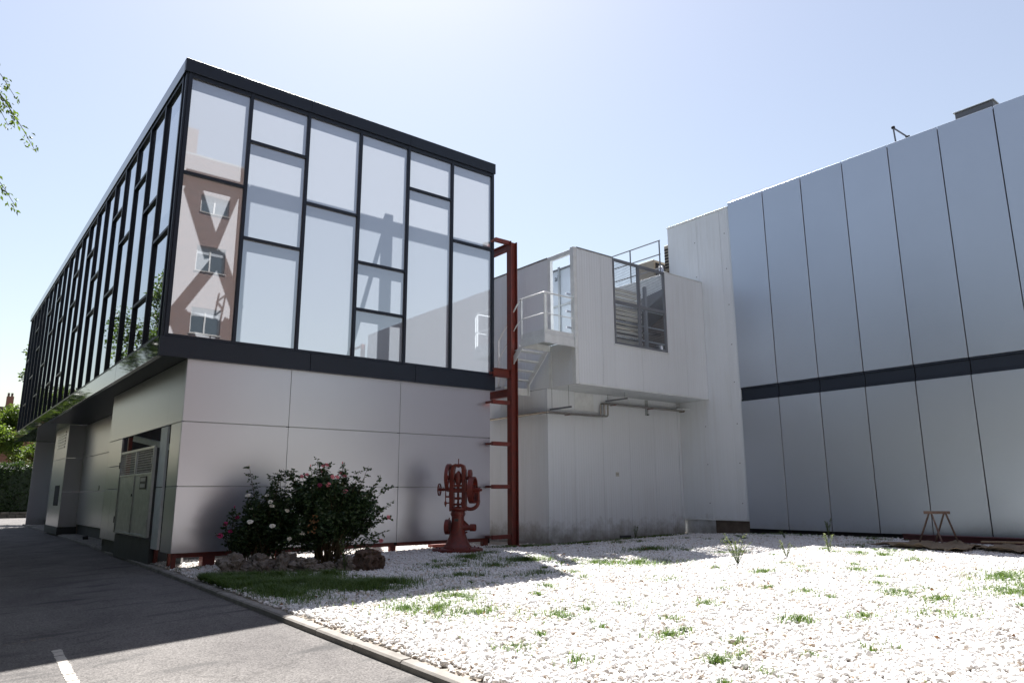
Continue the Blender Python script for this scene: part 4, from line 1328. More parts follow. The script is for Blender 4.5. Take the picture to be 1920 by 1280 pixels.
pq = MB()
pc = MO + Vector((0, 0, 0.68)) - AXD * 0.152
pq.beam(pc - AXU * 0.05, pc + AXU * 0.05, 0.012, 0.06)
pq.build('name_plate', M_plaque, ma, bevel=0.003)

# ------------------------------------------------------------------ trestle, burlap, beams, plank
tr = thing('trestle', (17.55, 7.0, 0.34), 'rusty four legged steel trestle standing by the grey hall', 'trestle')
ta, tb = Vector((17.46, 7.16, 1.10)), Vector((17.62, 6.74, 1.10))
dv = (tb - ta).normalized()
trb = MB()
trb.beam(ta - dv * 0.03, tb + dv * 0.03, 0.07, 0.012)
trb.beam(ta - dv * 0.03 + Vector((0.03, 0.012, -0.03)), tb + dv * 0.03 + Vector((0.03, 0.012, -0.03)), 0.008, 0.05)
trb.beam(ta - dv * 0.03 - Vector((0.03, 0.012, 0.03)), tb + dv * 0.03 - Vector((0.03, 0.012, 0.03)), 0.008, 0.05)
trb.build('top_rail', M_rustsaw, tr)
for (hx_, hy_), t in (((17.60, 7.44), 0.18), ((18.03, 7.27), 0.82), ((17.13, 6.72), 0.26), ((17.84, 6.67), 0.86)):
    pt = ta.lerp(tb, t) + Vector((0, 0, -0.02))
    MB().beam(pt, (hx_, hy_, gz(hx_, hy_) - 0.01), 0.027, 0.027).build('leg', M_rustsaw, tr)

def cloth(name, poly_c, nx, ny, seed, label):
    """Rumpled sheet: poly_c gives four corners (a b c d)."""
    a, b, c, d = [Vector((p[0], p[1], 0)) for p in poly_c]
    vs, fs = [], []
    for j in range(ny):
        for i in range(nx):
            s, t = i / (nx - 1), j / (ny - 1)
            p = a.lerp(b, s).lerp(d.lerp(c, s), t)
            wob = 0.10 * mnoise.noise(Vector((p.x * 2.1, p.y * 2.1, seed)))
            edge = min(s, 1 - s, t, 1 - t)
            p = p + Vector((wob, 0.12 * mnoise.noise(Vector((p.x * 2.5, p.y * 2.5, seed + 9))), 0))
            h = abs(mnoise.noise(Vector((p.x * 3.2, p.y * 3.2, seed + 4)))) * 0.10 + 0.035 * abs(mnoise.noise(Vector((p.x * 9, p.y * 9, seed))))
            curl = 0.10 * max(0.0, 1 - edge / 0.08) * max(0.0, mnoise.noise(Vector((p.x * 2.7, p.y * 2.7, seed + 2))))
            vs.append((p.x, p.y, gz(p.x, p.y) + 0.035 + h + curl))
    for j in range(ny - 1):
        for i in range(nx - 1):
            fs.append((j * nx + i, j * nx + i + 1, (j + 1) * nx + i + 1, (j + 1) * nx + i))
    me = bpy.data.meshes.new(name)
    me.from_pydata(vs, [], fs)
    smooth_mesh(me)
    me.materials.append(M_burlap)
    o = bpy.data.objects.new(name, me)
    link(o)
    so = o.modifiers.new('thickness', 'SOLIDIFY')
    so.thickness = 0.012
    return tag(o, label, 'cloth')
cloth('burlap_sheet', [(16.75, 8.15), (16.25, 6.05), (17.55, 6.1), (18.2, 7.5)], 46, 34, 1.3, 'crumpled brown burlap sheet on the gravel under the trestle')
cloth('burlap_sheet', [(16.95, 6.05), (16.55, 4.6), (17.9, 4.6), (18.5, 6.05)], 40, 34, 5.7, 'folded brown burlap sheet on the gravel at the right edge')
for k, (dx, zt) in enumerate(((0.0, 0.0), (-0.22, 0.0))):
    b = thing('steel_beam', (18.95 + dx, 5.5, 0.38), ['dark red steel beam on the ground nearest the grey hall wall', 'dark red steel beam lying in front of its twin, nearer the trestle'][k], 'beam', 'red beams laid along the grey hall')
    MB().hbeam((18.98 + dx, 8.35 - 0.25 * k, gz(19, 7) + 0.08), (18.98 + dx, 1.6, gz(19, 3) + 0.08), 0.15, 0.14, 0.014).build('beam_section', surface('maroon_steel_%d' % k, (0.085, 0.018, 0.022), rough=0.5, var=0.2, var_scale=6), b)
pl = MB().beam((18.15, 6.35, gz(18, 6) + 0.1), (18.25, 5.2, gz(18, 5) + 0.12), 0.16, 0.035).build('wood_plank', M_wood, bevel=0.004)
tag(pl, 'short pale wooden plank lying beside the burlap', 'plank')

# ------------------------------------------------------------------ rocks round the rose bed
def rock(name, c, size, seed, label, mat=M_rock, group='rocks edging the rose bed', sub=4, rough=0.36):
    bm = bmesh.new()
    bmesh.ops.create_icosphere(bm, subdivisions=sub, radius=1.0)
    for v in bm.verts:
        n = v.co.normalized()
        a = mnoise.noise(n * 1.4 + Vector((seed, 0, 0))) * rough * 1.8
        b = (0.5 - abs(mnoise.noise(n * 2.9 + Vector((0, seed, 0))))) * rough * 1.1
        cc = mnoise.noise(n * 6.5 + Vector((0, 0, seed))) * rough * 0.6 + mnoise.noise(n * 15 + Vector((seed, 0, 3))) * rough * 0.35
        pit = mnoise.noise(n * 4.2 + Vector((seed, seed, 0)))
        if pit > 0.3:
            cc -= (pit - 0.3) * 0.9
        # flat facets
        k = round((a + b) * 7) / 7
        v.co = n * (1 + 0.55 * (a + b) + 0.45 * k + cc)
        v.co = Vector((v.co.x * size[0] * 0.76, v.co.y * size[1] * 0.76, v.co.z * size[2] * 0.85))
    me = bpy.data.meshes.new(name)
    bm.to_mesh(me)
    bm.free()
    smooth_mesh(me)
    me.set_sharp_from_angle(angle=R(32))
    me.materials.append(mat)
    o = bpy.data.objects.new(name, me)
    link(o)
    o.location = (c[0], c[1], gz(c[0], c[1]) + size[2] * 0.5 + (c[2] if len(c) > 2 else 0))
    o.rotation_euler = (0, 0, seed * 1.7)
    return tag(o, label, 'rock', group)
rock('rock', (4.62, 13.95), (0.32, 0.3, 0.22), 1.0, 'largest pitted brown rock at the left end of the rose bed')
rock('rock', (4.66, 13.98, 0.17), (0.13, 0.13, 0.11), 9.0, 'small knobbly rock perched on the largest left rock')
rock('rock', (4.97, 13.62), (0.19, 0.17, 0.16), 2.0, 'rounded tan rock right of the largest left rock')
rock('rock', (5.13, 13.62), (0.13, 0.12, 0.08), 3.0, 'low flat rock wedged between two tan rocks of the rose bed')
rock('rock', (5.32, 13.42), (0.16, 0.14, 0.19), 4.0, 'upright pointed rock in the middle of the rose bed edge')
rock('rock', (5.42, 13.30), (0.13, 0.1, 0.05), 14.0, 'flat little rock lying in the grass below the pointed rock')
rock('rock', (5.68, 13.22), (0.32, 0.24, 0.16), 5.0, 'wide low grey rock under the big pink rose bush')
rock('rock', (5.62, 13.30, 0.2), (0.07, 0.06, 0.04), 15.0, 'tiny square stone on top of the wide low rock')
rock('rock', (6.05, 13.0), (0.16, 0.15, 0.1), 6.0, 'small pale rock between the wide rock and the stump')
rock('rock', (6.33, 12.86), (0.2, 0.18, 0.15), 7.0, 'mossy round rock beside the stump')
rock('rock', (5.15, 14.1), (0.3, 0.28, 0.19), 8.0, 'dark rock at the back of the rose bed behind the white roses')
rock('rock', (5.6, 13.9), (0.28, 0.24, 0.22), 10.0, 'dark rock in the shade under the pink rose bush')
st = rock('tree_stump', (6.72, 12.75), (0.38, 0.34, 0.30), 12.0, 'squat dark tree stump at the right end of the rose bed', M_stump, None, 4, 0.3)
st['category'] = 'stump'
for v in st.data.vertices:
    if v.co.z > 0.17:
        v.co.z = 0.17 + (v.co.z - 0.17) * 0.3
        v.co.x *= 0.8
        v.co.y *= 0.8

# ------------------------------------------------------------------ foliage helpers
def leaf_mesh(name, pos, size, mat, parent, nrm=None, elong=1.6, tone=None, dirs=None, fold=0.18):
    """Many small folded leaves (4 triangles' worth of two quads) in one mesh."""
    n = len(pos)
    pos = np.asarray(pos, float)
    size = np.broadcast_to(np.asarray(size, float), (n,))
    if dirs is None:
        d = rng.normal(size=(n, 3))
        d[:, 2] *= 0.6
    else:
        d = np.asarray(dirs, float) + rng.normal(scale=0.35, size=(n, 3))
    d /= np.linalg.norm(d, axis=1)[:, None]
    up = rng.normal(size=(n, 3)) + np.array([0, 0, 0.9])
    s = np.cross(d, up)
    s /= np.linalg.norm(s, axis=1)[:, None] + 1e-9
    nn = np.cross(s, d)
    L = size[:, None]
    Wd = L / elong * 0.5
    base = pos
    tip = pos + d * L
    mid = pos + d * L * 0.45
    l = mid + s * Wd + nn * L * fold
    r = mid - s * Wd + nn * L * fold
    V = np.empty((n * 4, 3))
    V[0::4] = base
    V[1::4] = r
    V[2::4] = tip
    V[3::4] = l
    c = V.mean(0)
    me = bpy.data.meshes.new(name)
    me.vertices.add(n * 4)
    me.vertices.foreach_set('co', (V - c).ravel())
    me.loops.add(n * 6)
    me.polygons.add(n * 2)
    i4 = np.arange(n) * 4
    lp = np.stack([i4, i4 + 1, i4 + 2, i4, i4 + 2, i4 + 3], 1).ravel()
    me.loops.foreach_set('vertex_index', lp)
    me.polygons.foreach_set('loop_start', np.arange(n * 2) * 3)
    me.polygons.foreach_set('loop_total', np.full(n * 2, 3))
    me.update(calc_edges=True)
    at = me.attributes.new('leaf_tone', 'FLOAT', 'POINT')
    tn = rng.random(n) if tone is None else np.clip(tone + rng.normal(scale=0.18, size=n), 0, 1)
    at.data.foreach_set('value', np.repeat(tn, 4))
    me.materials.append(mat)
    o = bpy.data.objects.new(name, me)
    link(o, parent)
    o.location = Vector(c) - (wloc(parent) if parent is not None else Vector((0, 0, 0)))
    return o

def flower(c, r, mat, parent, seed):
    rr = random.Random(seed)
    mb = MB()
    c = Vector(c)
    axis = Vector((rr.uniform(-0.5, 0.2), rr.uniform(-1, -0.3), rr.uniform(0.3, 1))).normalized()
    u = axis.orthogonal().normalized()
    w = axis.cross(u)
    for ring_i, (n, rad, lift, op) in enumerate(((6, 1.0, 0.05, 0.35), (5, 0.75, 0.25, 0.6), (4, 0.45, 0.4, 0.9), (3, 0.22, 0.5, 1.2))):
        for k in range(n):
            a = 2 * math.pi * (k + 0.5 * ring_i + rr.uniform(-0.15, 0.15)) / n
            dr = u * math.cos(a) + w * math.sin(a)
            sd = axis.cross(dr)
            b0 = c + axis * r * 0.1 * lift
            b1 = c + dr * r * rad * 0.6 + axis * r * (lift * 0.8)
            tip = c + dr * r * rad * rr.uniform(0.9, 1.15) + axis * r * lift * op
            ww = r * rad * 0.55
            mb.add([b0, b1 + sd * ww, tip + sd * ww * 0.5, tip - sd * ww * 0.5, b1 - sd * ww], [(0, 1, 2, 3, 4)])
    return mb.build('rose_flower', mat, parent)

def rose_bush(name, base, label, canes, tips, n_fill, fill, flowers, mat_f, bud_tips=(), spread=0.25, group='rose bushes in the rock edged bed'):
    """base: centre on the ground; tips: cane ends; fill: list of ellipsoids (c, r) leafed through; flowers: positions."""
    bz = gz(base[0], base[1])
    t = thing(name, (base[0], base[1], bz), label, 'rose bush', group)
    rr = random.Random(hash(label) % 9999 if False else len(label) * 17)
    stem = MB()
    lp, ls, ldir = [], [], []
    allt = list(tips)
    for c, r in fill:
        for k in range(canes):
            a = rr.uniform(0, 6.28)
            allt.append((c[0] + math.cos(a) * r[0] * rr.uniform(0.3, 0.95), c[1] + math.sin(a) * r[1] * rr.uniform(0.3, 0.95), c[2] + r[2] * rr.uniform(0.1, 0.95)))
    for tip in allt + [f for f in flowers]:
        tip = Vector(tip)
        b = Vector((base[0] + rr.uniform(-spread, spread), base[1] + rr.uniform(-spread, spread), bz - 0.03))
        midp = b.lerp(tip, 0.55) + Vector((rr.uniform(-0.1, 0.1), rr.uniform(-0.1, 0.1), 0.22 * (tip - b).length * 0.5))
        pts = []
        for k in range(9):
            s = k / 8
            pts.append(b * (1 - s) ** 2 + midp * 2 * s * (1 - s) + tip * s * s)
        stem.tube(pts, [0.012 * (1 - 0.75 * k / 8) for k in range(9)], 5)
        L = (tip - b).length
        nl = int(L * 17)
        for k in range(nl):
            s = rr.uniform(0.34, 1.0)
            p = b * (1 - s) ** 2 + midp * 2 * s * (1 - s) + tip * s * s
            d0 = Vector((rr.uniform(-1, 1), rr.uniform(-1, 1), rr.uniform(-0.25, 0.5))).normalized()
            # compound leaf: five leaflets on a short stalk
            st_l = rr.uniform(0.06, 0.1)
            side = d0.cross(Vector((0, 0, 1)))
            for m, (q, sgn) in enumerate(((1.0, 0), (0.6, 1), (0.6, -1), (0.25, 1), (0.25, -1))):
                lp.append(p + d0 * st_l * q)
                dd = d0 * 0.6 + side * sgn
                ldir.append(dd if sgn else d0)
                ls.append(rr.uniform(0.048, 0.078) * (1.1 if m == 0 else 0.9))
    stem.build('canes', M_cane, t)
    tot = sum(r[0] * r[1] * r[2] for c, r in fill) or 1
    fp, fs_ = [], []
    for c, r in fill:
        k = int(n_fill * r[0] * r[1] * r[2] / tot)
        d = rng.normal(size=(k, 3))
        d /= np.linalg.norm(d, axis=1)[:, None]
        rad = rng.random(k) ** 0.45
        # lumpy outline
        lump = np.array([0.82 + 0.36 * mnoise.noise(Vector((float(x[0]) * 2.2 + c[0], float(x[1]) * 2.2, float(x[2]) * 2.2))) for x in d])
        P = np.array(c) + d * rad[:, None] * lump[:, None] * np.array(r)
        fp.append(P)
    if fp:
        P = np.concatenate(fp)
        P = P[P[:, 2] > bz + 0.12]
        # clumps: drop leaves where a noise field is low so that gaps remain
        keep = np.array([mnoise.noise(Vector((float(p[0]) * 4.5, float(p[1]) * 4.5, float(p[2]) * 4.5))) > -0.24 for p in P])
        P = P[keep]
        pos = np.concatenate([np.array([tuple(v) for v in lp]), P])
        dirs = np.concatenate([np.array([tuple(v) for v in ldir]), rng.normal(size=(len(P), 3)) * np.array([1, 1, 0.5])])
        sz = np.concatenate([np.array(ls), rng.uniform(0.05, 0.085, len(P))])
    leaf_mesh('foliage', pos, sz, M_leaf_rose, t, dirs=dirs, elong=1.45)
    for k, f in enumerate(flowers):
        m = mat_f[k] if isinstance(mat_f, list) else mat_f
        flower(f, rr.uniform(0.04, 0.058), m, t, k + len(label))
    for k, bt in enumerate(bud_tips):
        MB().lathe([(0.004, 0), (0.014, 0.012), (0.012, 0.03), (0.003, 0.05)], bt, (0.1, 0, 1), 7).build('rose_bud', M_leaf_rose if k % 2 else mat_f if not isinstance(mat_f, list) else mat_f[0], t)
    return t

pink = [(6.25, 13.73, 2.10), (6.18, 13.76, 2.08), (6.17, 13.77, 1.99), (5.91, 13.90, 1.91), (5.82, 13.94, 1.87), (6.49, 13.60, 1.94), (6.56, 13.57, 1.88), (6.27, 13.5, 1.86), (6.37, 13.5, 1.86), (6.15, 13.4, 1.71), (6.50, 13.4, 1.58), (7.23, 13.22, 0.62), (7.35, 13.16, 1.07), (6.01, 13.5, 1.70)]
main_tips = [(6.08, 13.81, 2.22), (6.97, 13.36, 2.08), (7.20, 13.24, 1.84), (7.38, 13.15, 1.67), (7.39, 13.14, 1.34), (5.96, 13.87, 2.03), (6.51, 13.59, 2.10), (5.65, 14.03, 2.00), (5.50, 14.11, 2.02), (7.31, 13.19, 1.05), (7.25, 13.3, 1.25), (6.85, 13.5, 1.98), (7.1, 13.3, 1.6), (7.28, 13.2, 0.8)]
pb = rose_bush('rose_bush', (6.42, 13.85), 'largest dark green rose bush with pink blooms beside the stump', 16, main_tips, 19000,
          [((6.42, 13.75, 1.16), (0.86, 0.6, 0.78)), ((6.1, 13.85, 1.4), (0.62, 0.5, 0.55)), ((6.85, 13.5, 1.2), (0.46, 0.4, 0.62)), ((6.0, 13.9, 0.85), (0.5, 0.4, 0.55))],
          pink, [M_petal_pink] * 13 + [M_petal_dark], [(6.51, 13.59, 2.12), (6.32, 13.7, 2.12), (5.96, 13.87, 2.06)])
white = [(5.47, 14.41, 1.75), (5.25, 14.2, 1.51), (5.28, 14.1, 1.39), (5.31, 14.08, 1.31), (5.55, 13.9, 1.22), (4.95, 14.2, 1.02), (5.3, 13.95, 0.94), (5.75, 13.6, 0.80), (5.58, 13.8, 0.70), (4.98, 14.5, 1.51), (5.0, 14.3, 1.26)]
wb = rose_bush('rose_bush', (5.38, 14.65), 'middle rose bush with white blooms and one tall bare shoot', 11, [(5.02, 14.64, 2.06), (5.47, 14.41, 1.74), (5.5, 14.3, 1.95), (5.55, 14.3, 2.0), (5.45, 14.5, 1.9)], 9000,
          [((5.35, 14.5, 0.95), (0.5, 0.4, 0.68)), ((5.65, 14.3, 1.0), (0.4, 0.32, 0.72)), ((5.12, 14.55, 1.1), (0.22, 0.25, 0.4))],
          white, M_petal_white, [(5.02, 14.64, 2.07), (5.5, 14.3, 1.97)])
mg = [(4.88, 14.72, 1.09), (4.69, 14.81, 0.97), (4.78, 14.76, 0.83), (4.62, 14.85, 0.75)]
mb_ = rose_bush('rose_bush', (5.0, 14.75), 'leftmost low rose bush with magenta blooms', 8, [(4.82, 14.75, 1.26), (4.78, 14.76, 1.20), (4.7, 14.8, 0.9)], 1800,
          [((4.98, 14.7, 0.62), (0.28, 0.3, 0.34))], mg, M_petal_magenta, [(4.82, 14.75, 1.27), (4.78, 14.76, 1.21)], 0.12)
# withered leaves hanging in the pink bush
dl = MB()
for k in range(26):
    p = Vector((5.85 + random.uniform(-0.1, 0.12), 13.38 + random.uniform(-0.05, 0.05), 0.98 + random.uniform(-0.17, 0.17)))
    a = Vector((random.uniform(-1, 1), random.uniform(-0.4, 0.4), random.uniform(-1, 0.2))).normalized() * 0.05
    b = Vector((random.uniform(-1, 1), random.uniform(-0.4, 0.4), random.uniform(-1, 1))).normalized() * 0.022
    dl.add([p, p + a * 0.5 + b, p + a, p + a * 0.5 - b], [(0, 1, 2, 3)])
dl.build('withered_leaves', M_deadleaf, pb)

# ------------------------------------------------------------------ pebbles: white marble gravel
def in_view(x, y):
    return y > 0.19 * x - 0.6
def pebbles():
    pts = []
    den = 1150
    area = (19.4 - 3.4) * (17.6 - 0.6)
    n = int(den * area)
    X = rng.uniform(3.4, 19.5, n)
    Y = rng.uniform(0.6, 17.6, n)
    keep = np.ones(n, bool)
    for i in range(n):
        x, y = X[i], Y[i]
        kx = kerb_x(y) + 0.13
        if x < kx or not in_view(x, y):
            keep[i] = False
        elif y > 15.3 and x > 13.5:
            keep[i] = False
        elif y > 15.75 and x > 12.0 and y > 16.2:
            keep[i] = False
        elif y > 15.0 - 0.4 and x > 12.3 and random.random() < 0.8 * sst(14.6, 15.2, y):
            keep[i] = False
        elif (x - 5.4) ** 2 / 1.5 + (y - 14.3) ** 2 / 0.6 < 1:
            keep[i] = random.random() < 0.1
        elif (x - 10.1) ** 2 + (y - 14.72) ** 2 < 0.6 ** 2:
            keep[i] = False
        elif x < kx + 0.12 and random.random() < 0.55:
            keep[i] = False
    X, Y = X[keep], Y[keep]
    n = len(X)
    base_r = np.clip(rng.lognormal(math.log(0.0175), 0.27, n), 0.009, 0.031)
    Z = np.array([bed_z(x, y) for x, y in zip(X, Y)]) + base_r * rng.uniform(-0.1, 0.95, n) + 0.004
    S = np.stack([base_r * rng.uniform(0.95, 1.45, n), base_r * rng.uniform(0.75, 1.05, n), base_r * rng.uniform(0.55, 0.85, n)], 1)
    Rr = np.stack([rng.normal(scale=0.45, size=n), rng.normal(scale=0.45, size=n), rng.uniform(0, 6.28, n)], 1)
    tint = rng.beta(1.9, 1.05, n)
    # browner stones along the kerb and in scattered drifts
    for i in range(n):
        k = sst(0.55, 0.0, X[i] - kerb_x(Y[i]) - 0.12) if False else max(0.0, 1 - (X[i] - kerb_x(Y[i]) - 0.12) / 0.3)
        m = mnoise.noise(Vector((X[i] * 1.3, Y[i] * 1.3, 7.7)))
        tint[i] *= 1 - 0.65 * k * rng.random()
        if m > 0.3:
            tint[i] *= 1 - 0.75 * rng.random() * min(1, (m - 0.3) * 4)
        if Y[i] > 14.8:
            tint[i] *= 1 - 0.5 * rng.random()
    me = bpy.data.meshes.new('gravel')
    me.vertices.add(n)
    me.vertices.foreach_set('co', np.stack([X, Y, Z], 1).ravel())
    for nm, arr in (('pebble_rotation', Rr), ('pebble_scale', S)):
        a = me.attributes.new(nm, 'FLOAT_VECTOR', 'POINT')
        a.data.foreach_set('vector', arr.ravel())
    a = me.attributes.new('tint', 'FLOAT', 'POINT')
    a.data.foreach_set('value', tint)
    a = me.attributes.new('shape_index', 'INT', 'POINT')
    a.data.foreach_set('value', rng.integers(0, 5, n))
    o = bpy.data.objects.new('gravel', me)
    link(o)
    ng = bpy.data.node_groups.new('gravel_scatter', 'GeometryNodeTree')
    ng.interface.new_socket('Geometry', in_out='INPUT', socket_type='NodeSocketGeometry')
    ng.interface.new_socket('Geometry', in_out='OUTPUT', socket_type='NodeSocketGeometry')
    N = ng.nodes.new
    gi, go = N('NodeGroupInput'), N('NodeGroupOutput')
    iop = N('GeometryNodeInstanceOnPoints')
    g2i = N('GeometryNodeGeometryToInstance')
    for k in range(5):
        ico = N('GeometryNodeMeshIcoSphere')
        ico.inputs['Radius'].default_value = 1.0
        ico.inputs['Subdivisions'].default_value = 3
        sp_ = N('GeometryNodeSetPosition')
        nz = N('ShaderNodeTexNoise')
        nz.noise_dimensions = '4D'
        nz.inputs['W'].default_value = k * 3.7
        nz.inputs['Scale'].default_value = 0.75
        nz.inputs['Detail'].default_value = 1.5
        sub = N('ShaderNodeVectorMath')
        sub.operation = 'SUBTRACT'
        sub.inputs[1].default_value = (0.5, 0.5, 0.5)
        mul = N('ShaderNodeVectorMath')
        mul.operation = 'SCALE'
        mul.inputs['Scale'].default_value = 1.25
        ps = N('GeometryNodeInputPosition')
        ng.links.new(ps.outputs[0], nz.inputs['Vector'])
        ng.links.new(nz.outputs['Color'], sub.inputs[0])
        ng.links.new(sub.outputs[0], mul.inputs[0])
        ng.links.new(ico.outputs['Mesh'], sp_.inputs['Geometry'])
        ng.links.new(mul.outputs[0], sp_.inputs['Offset'])
        ss = N('GeometryNodeSetShadeSmooth')
        ng.links.new(sp_.outputs[0], ss.inputs[0])
        sm = N('GeometryNodeSetMaterial')
        sm.inputs['Material'].default_value = M_pebble
        ng.links.new(ss.outputs[0], sm.inputs[0])
        ng.links.new(sm.outputs[0], g2i.inputs[0])
    ng.links.new(gi.outputs[0], iop.inputs['Points'])
    ng.links.new(g2i.outputs[0], iop.inputs['Instance'])
    iop.inputs['Pick Instance'].default_value = True
    def attr(nm, dt):
        q = N('GeometryNodeInputNamedAttribute')
        q.data_type = dt
        q.inputs['Name'].default_value = nm
        return q.outputs['Attribute']
    ng.links.new(attr('shape_index', 'INT'), iop.inputs['Instance Index'])
    ng.links.new(attr('pebble_rotation', 'FLOAT_VECTOR'), iop.inputs['Rotation'])
    ng.links.new(attr('pebble_scale', 'FLOAT_VECTOR'), iop.inputs['Scale'])
    ng.links.new(iop.outputs[0], go.inputs[0])
    md = o.modifiers.new('scatter', 'NODES')
    md.node_group = ng
    me.materials.append(M_pebble)
    o['kind'] = 'stuff'
    o['label'] = 'white marble pebble gravel covering the courtyard'
    o['category'] = 'gravel'
    return o
gravel = pebbles()

# ------------------------------------------------------------------ grass and weeds
def grass():
    P, H = [], []
    def blob(cx_, cy_, rx, ry, n, h, ang=0.0):
        for _ in range(int(n * 2.4)):
            a = random.uniform(0, 6.28)
            r = abs(random.gauss(0, 0.62))
            u, v = math.cos(a) * r * rx, math.sin(a) * r * ry
            x, y = cx_ + u * math.cos(ang) - v * math.sin(ang), cy_ + u * math.sin(ang) + v * math.cos(ang)
            if x < kerb_x(y) + 0.13 or x > 19.2:
                continue
            if mnoise.noise(Vector((x * 3.0, y * 3.0, 1.0))) < -0.2:
                continue
            P.append((x, y, gz(x, y) - 0.015))
            H.append(0.035 + h * random.uniform(0.15, 0.8))
    # lush strip in front of the rocks, running from the kerb to the right
    for k in range(15):
        t = k / 14
        blob(4.02 + 1.75 * t, 12.5 - 2.3 * t + 0.25 * math.sin(k), 0.5, 0.5, 1150, 0.13)
    for k in range(6):
        blob(3.95 + 0.35 * k, 13.5 - 0.25 * k, 0.35, 0.3, 600, 0.13)
    blob(4.3, 10.4, 0.5, 1.1, 900, 0.09)
    for k in range(6):
        blob(3.95 + 0.06 * k, 13.2 - 0.5 * k, 0.3, 0.5, 700, 0.12)
    for (x, y, rx, ry, n, h) in ((9.23, 13.01, 0.5, 0.5, 420, 0.1), (9.66, 11.67, 0.6, 0.5, 520, 0.1), (8.65, 11.32, 0.5, 0.4, 260, 0.08), (13.08, 11.34, 0.9, 0.6, 520, 0.09),
            (10.24, 10.22, 0.5, 0.5, 300, 0.08), (10.77, 9.61, 0.9, 0.7, 620, 0.08), (9.21, 7.79, 0.35, 0.3, 150, 0.07), (11.02, 7.16, 0.3, 0.2, 140, 0.07),
            (12.88, 4.28, 1.0, 0.55, 620, 0.08), (11.16, 3.68, 0.7, 0.5, 360, 0.08), (6.77, 3.31, 0.13, 0.12, 160, 0.08), (5.22, 3.51, 0.15, 0.12, 120, 0.06),
            (5.39, 3.99, 0.12, 0.1, 70, 0.06), (7.59, 4.52, 0.3, 0.25, 120, 0.06), (5.91, 4.96, 0.25, 0.2, 90, 0.06), (6.93, 6.75, 0.5, 0.5, 120, 0.06),
            (5.98, 6.60, 0.5, 0.4, 130, 0.06), (5.16, 7.96, 0.7, 0.6, 460, 0.07), (5.32, 7.27, 0.6, 0.5, 260, 0.06), (4.88, 8.24, 0.4, 0.4, 160, 0.06), (5.9, 8.7, 0.6, 0.4, 220, 0.06),
            (8.3, 9.6, 0.5, 0.4, 180, 0.06), (7.3, 10.6, 0.6, 0.4, 220, 0.07), (7.9, 11.9, 0.7, 0.4, 260, 0.08), (8.7, 12.4, 0.5, 0.4, 240, 0.08), (10.1, 13.6, 0.6, 0.3, 200, 0.08),
            (12.5, 15.2, 1.4, 0.25, 700, 0.06), (14.5, 15.0, 1.6, 0.2, 800, 0.05), (17.5, 15.0, 1.6, 0.2, 600, 0.06), (18.9, 11.5, 0.3, 1.6, 300, 0.09), (18.8, 9.0, 0.3, 1.2, 160, 0.08),
            (8.2, 4.1, 0.35, 0.3, 90, 0.06), (8.9, 3.6, 0.5, 0.4, 140, 0.06), (9.9, 4.0, 0.5, 0.3, 130, 0.06), (6.2, 4.3, 0.25, 0.2, 70, 0.06), (4.5, 5.6, 0.3, 0.4, 60, 0.05),
            (7.8, 5.9, 0.35, 0.3, 70, 0.05), (9.5, 5.5, 0.4, 0.3, 80, 0.05), (12.3, 6.2, 0.5, 0.4, 120, 0.06), (14.4, 6.2, 0.6, 0.4, 130, 0.06), (15.2, 7.6, 0.5, 0.5, 110, 0.06), (4.2, 15.35, 0.4, 0.2, 120, 0.08)):
        blob(x, y, rx, ry, n, h)
    rs = random.Random(77)
    made = 0
    while made < 150:
        x, y = rs.uniform(4.2, 18.3), rs.uniform(2.2, 14.8)
        if not in_view(x, y) or mnoise.noise(Vector((x * 0.45, y * 0.45, 5.0))) < 0.0:
            continue
        r = rs.uniform(0.06, 0.32)
        blob(x, y, r * rs.uniform(0.8, 1.8), r, int(20 + 150 * r), rs.uniform(0.03, 0.06), rs.uniform(0, 3))
        made += 1
    n = len(P)
    P = np.array(P)
    H = np.array(H)
    a = rng.uniform(0, 6.28, n)
    lean = rng.uniform(0.3, 1.8, n) * H
    d = np.stack([np.cos(a), np.sin(a), np.zeros(n)], 1)
    s = np.stack([-np.sin(a), np.cos(a), np.zeros(n)], 1)
    w = (0.0025 + 0.0025 * rng.random(n))[:, None]
    b1, b2 = P + s * w, P - s * w
    m = P + d * (lean * 0.35)[:, None] + np.array([0, 0, 1]) * (H * 0.6)[:, None]
    m1, m2 = m + s * w * 0.8, m - s * w * 0.8
    tip = P + d * lean[:, None] + np.array([0, 0, 1]) * H[:, None]
    V = np.empty((n * 5, 3))
    V[0::5], V[1::5], V[2::5], V[3::5], V[4::5] = b1, b2, m2, m1, tip
    me = bpy.data.meshes.new('grass')
    i5 = np.arange(n) * 5
    me.vertices.add(n * 5)
    me.vertices.foreach_set('co', V.ravel())
    me.loops.add(n * 7)
    me.polygons.add(n * 2)
    lp = np.stack([i5, i5 + 1, i5 + 2, i5 + 3, i5 + 3, i5 + 2, i5 + 4], 1).ravel()
    me.loops.foreach_set('vertex_index', lp)
    stt = np.stack([np.arange(n) * 7, np.arange(n) * 7 + 4], 1).ravel()
    me.polygons.foreach_set('loop_start', stt)
    me.polygons.foreach_set('loop_total', np.tile([4, 3], n))
    me.update(calc_edges=True)
    at = me.attributes.new('leaf_tone', 'FLOAT', 'POINT')
    at.data.foreach_set('value', np.repeat(rng.random(n), 5))
    me.materials.append(M_grass)
    o = bpy.data.objects.new('grass', me)
    link(o)
    o['kind'] = 'stuff'
    o['label'] = 'short green grass and tufts growing through the white gravel'
    o['category'] = 'grass'
grass()

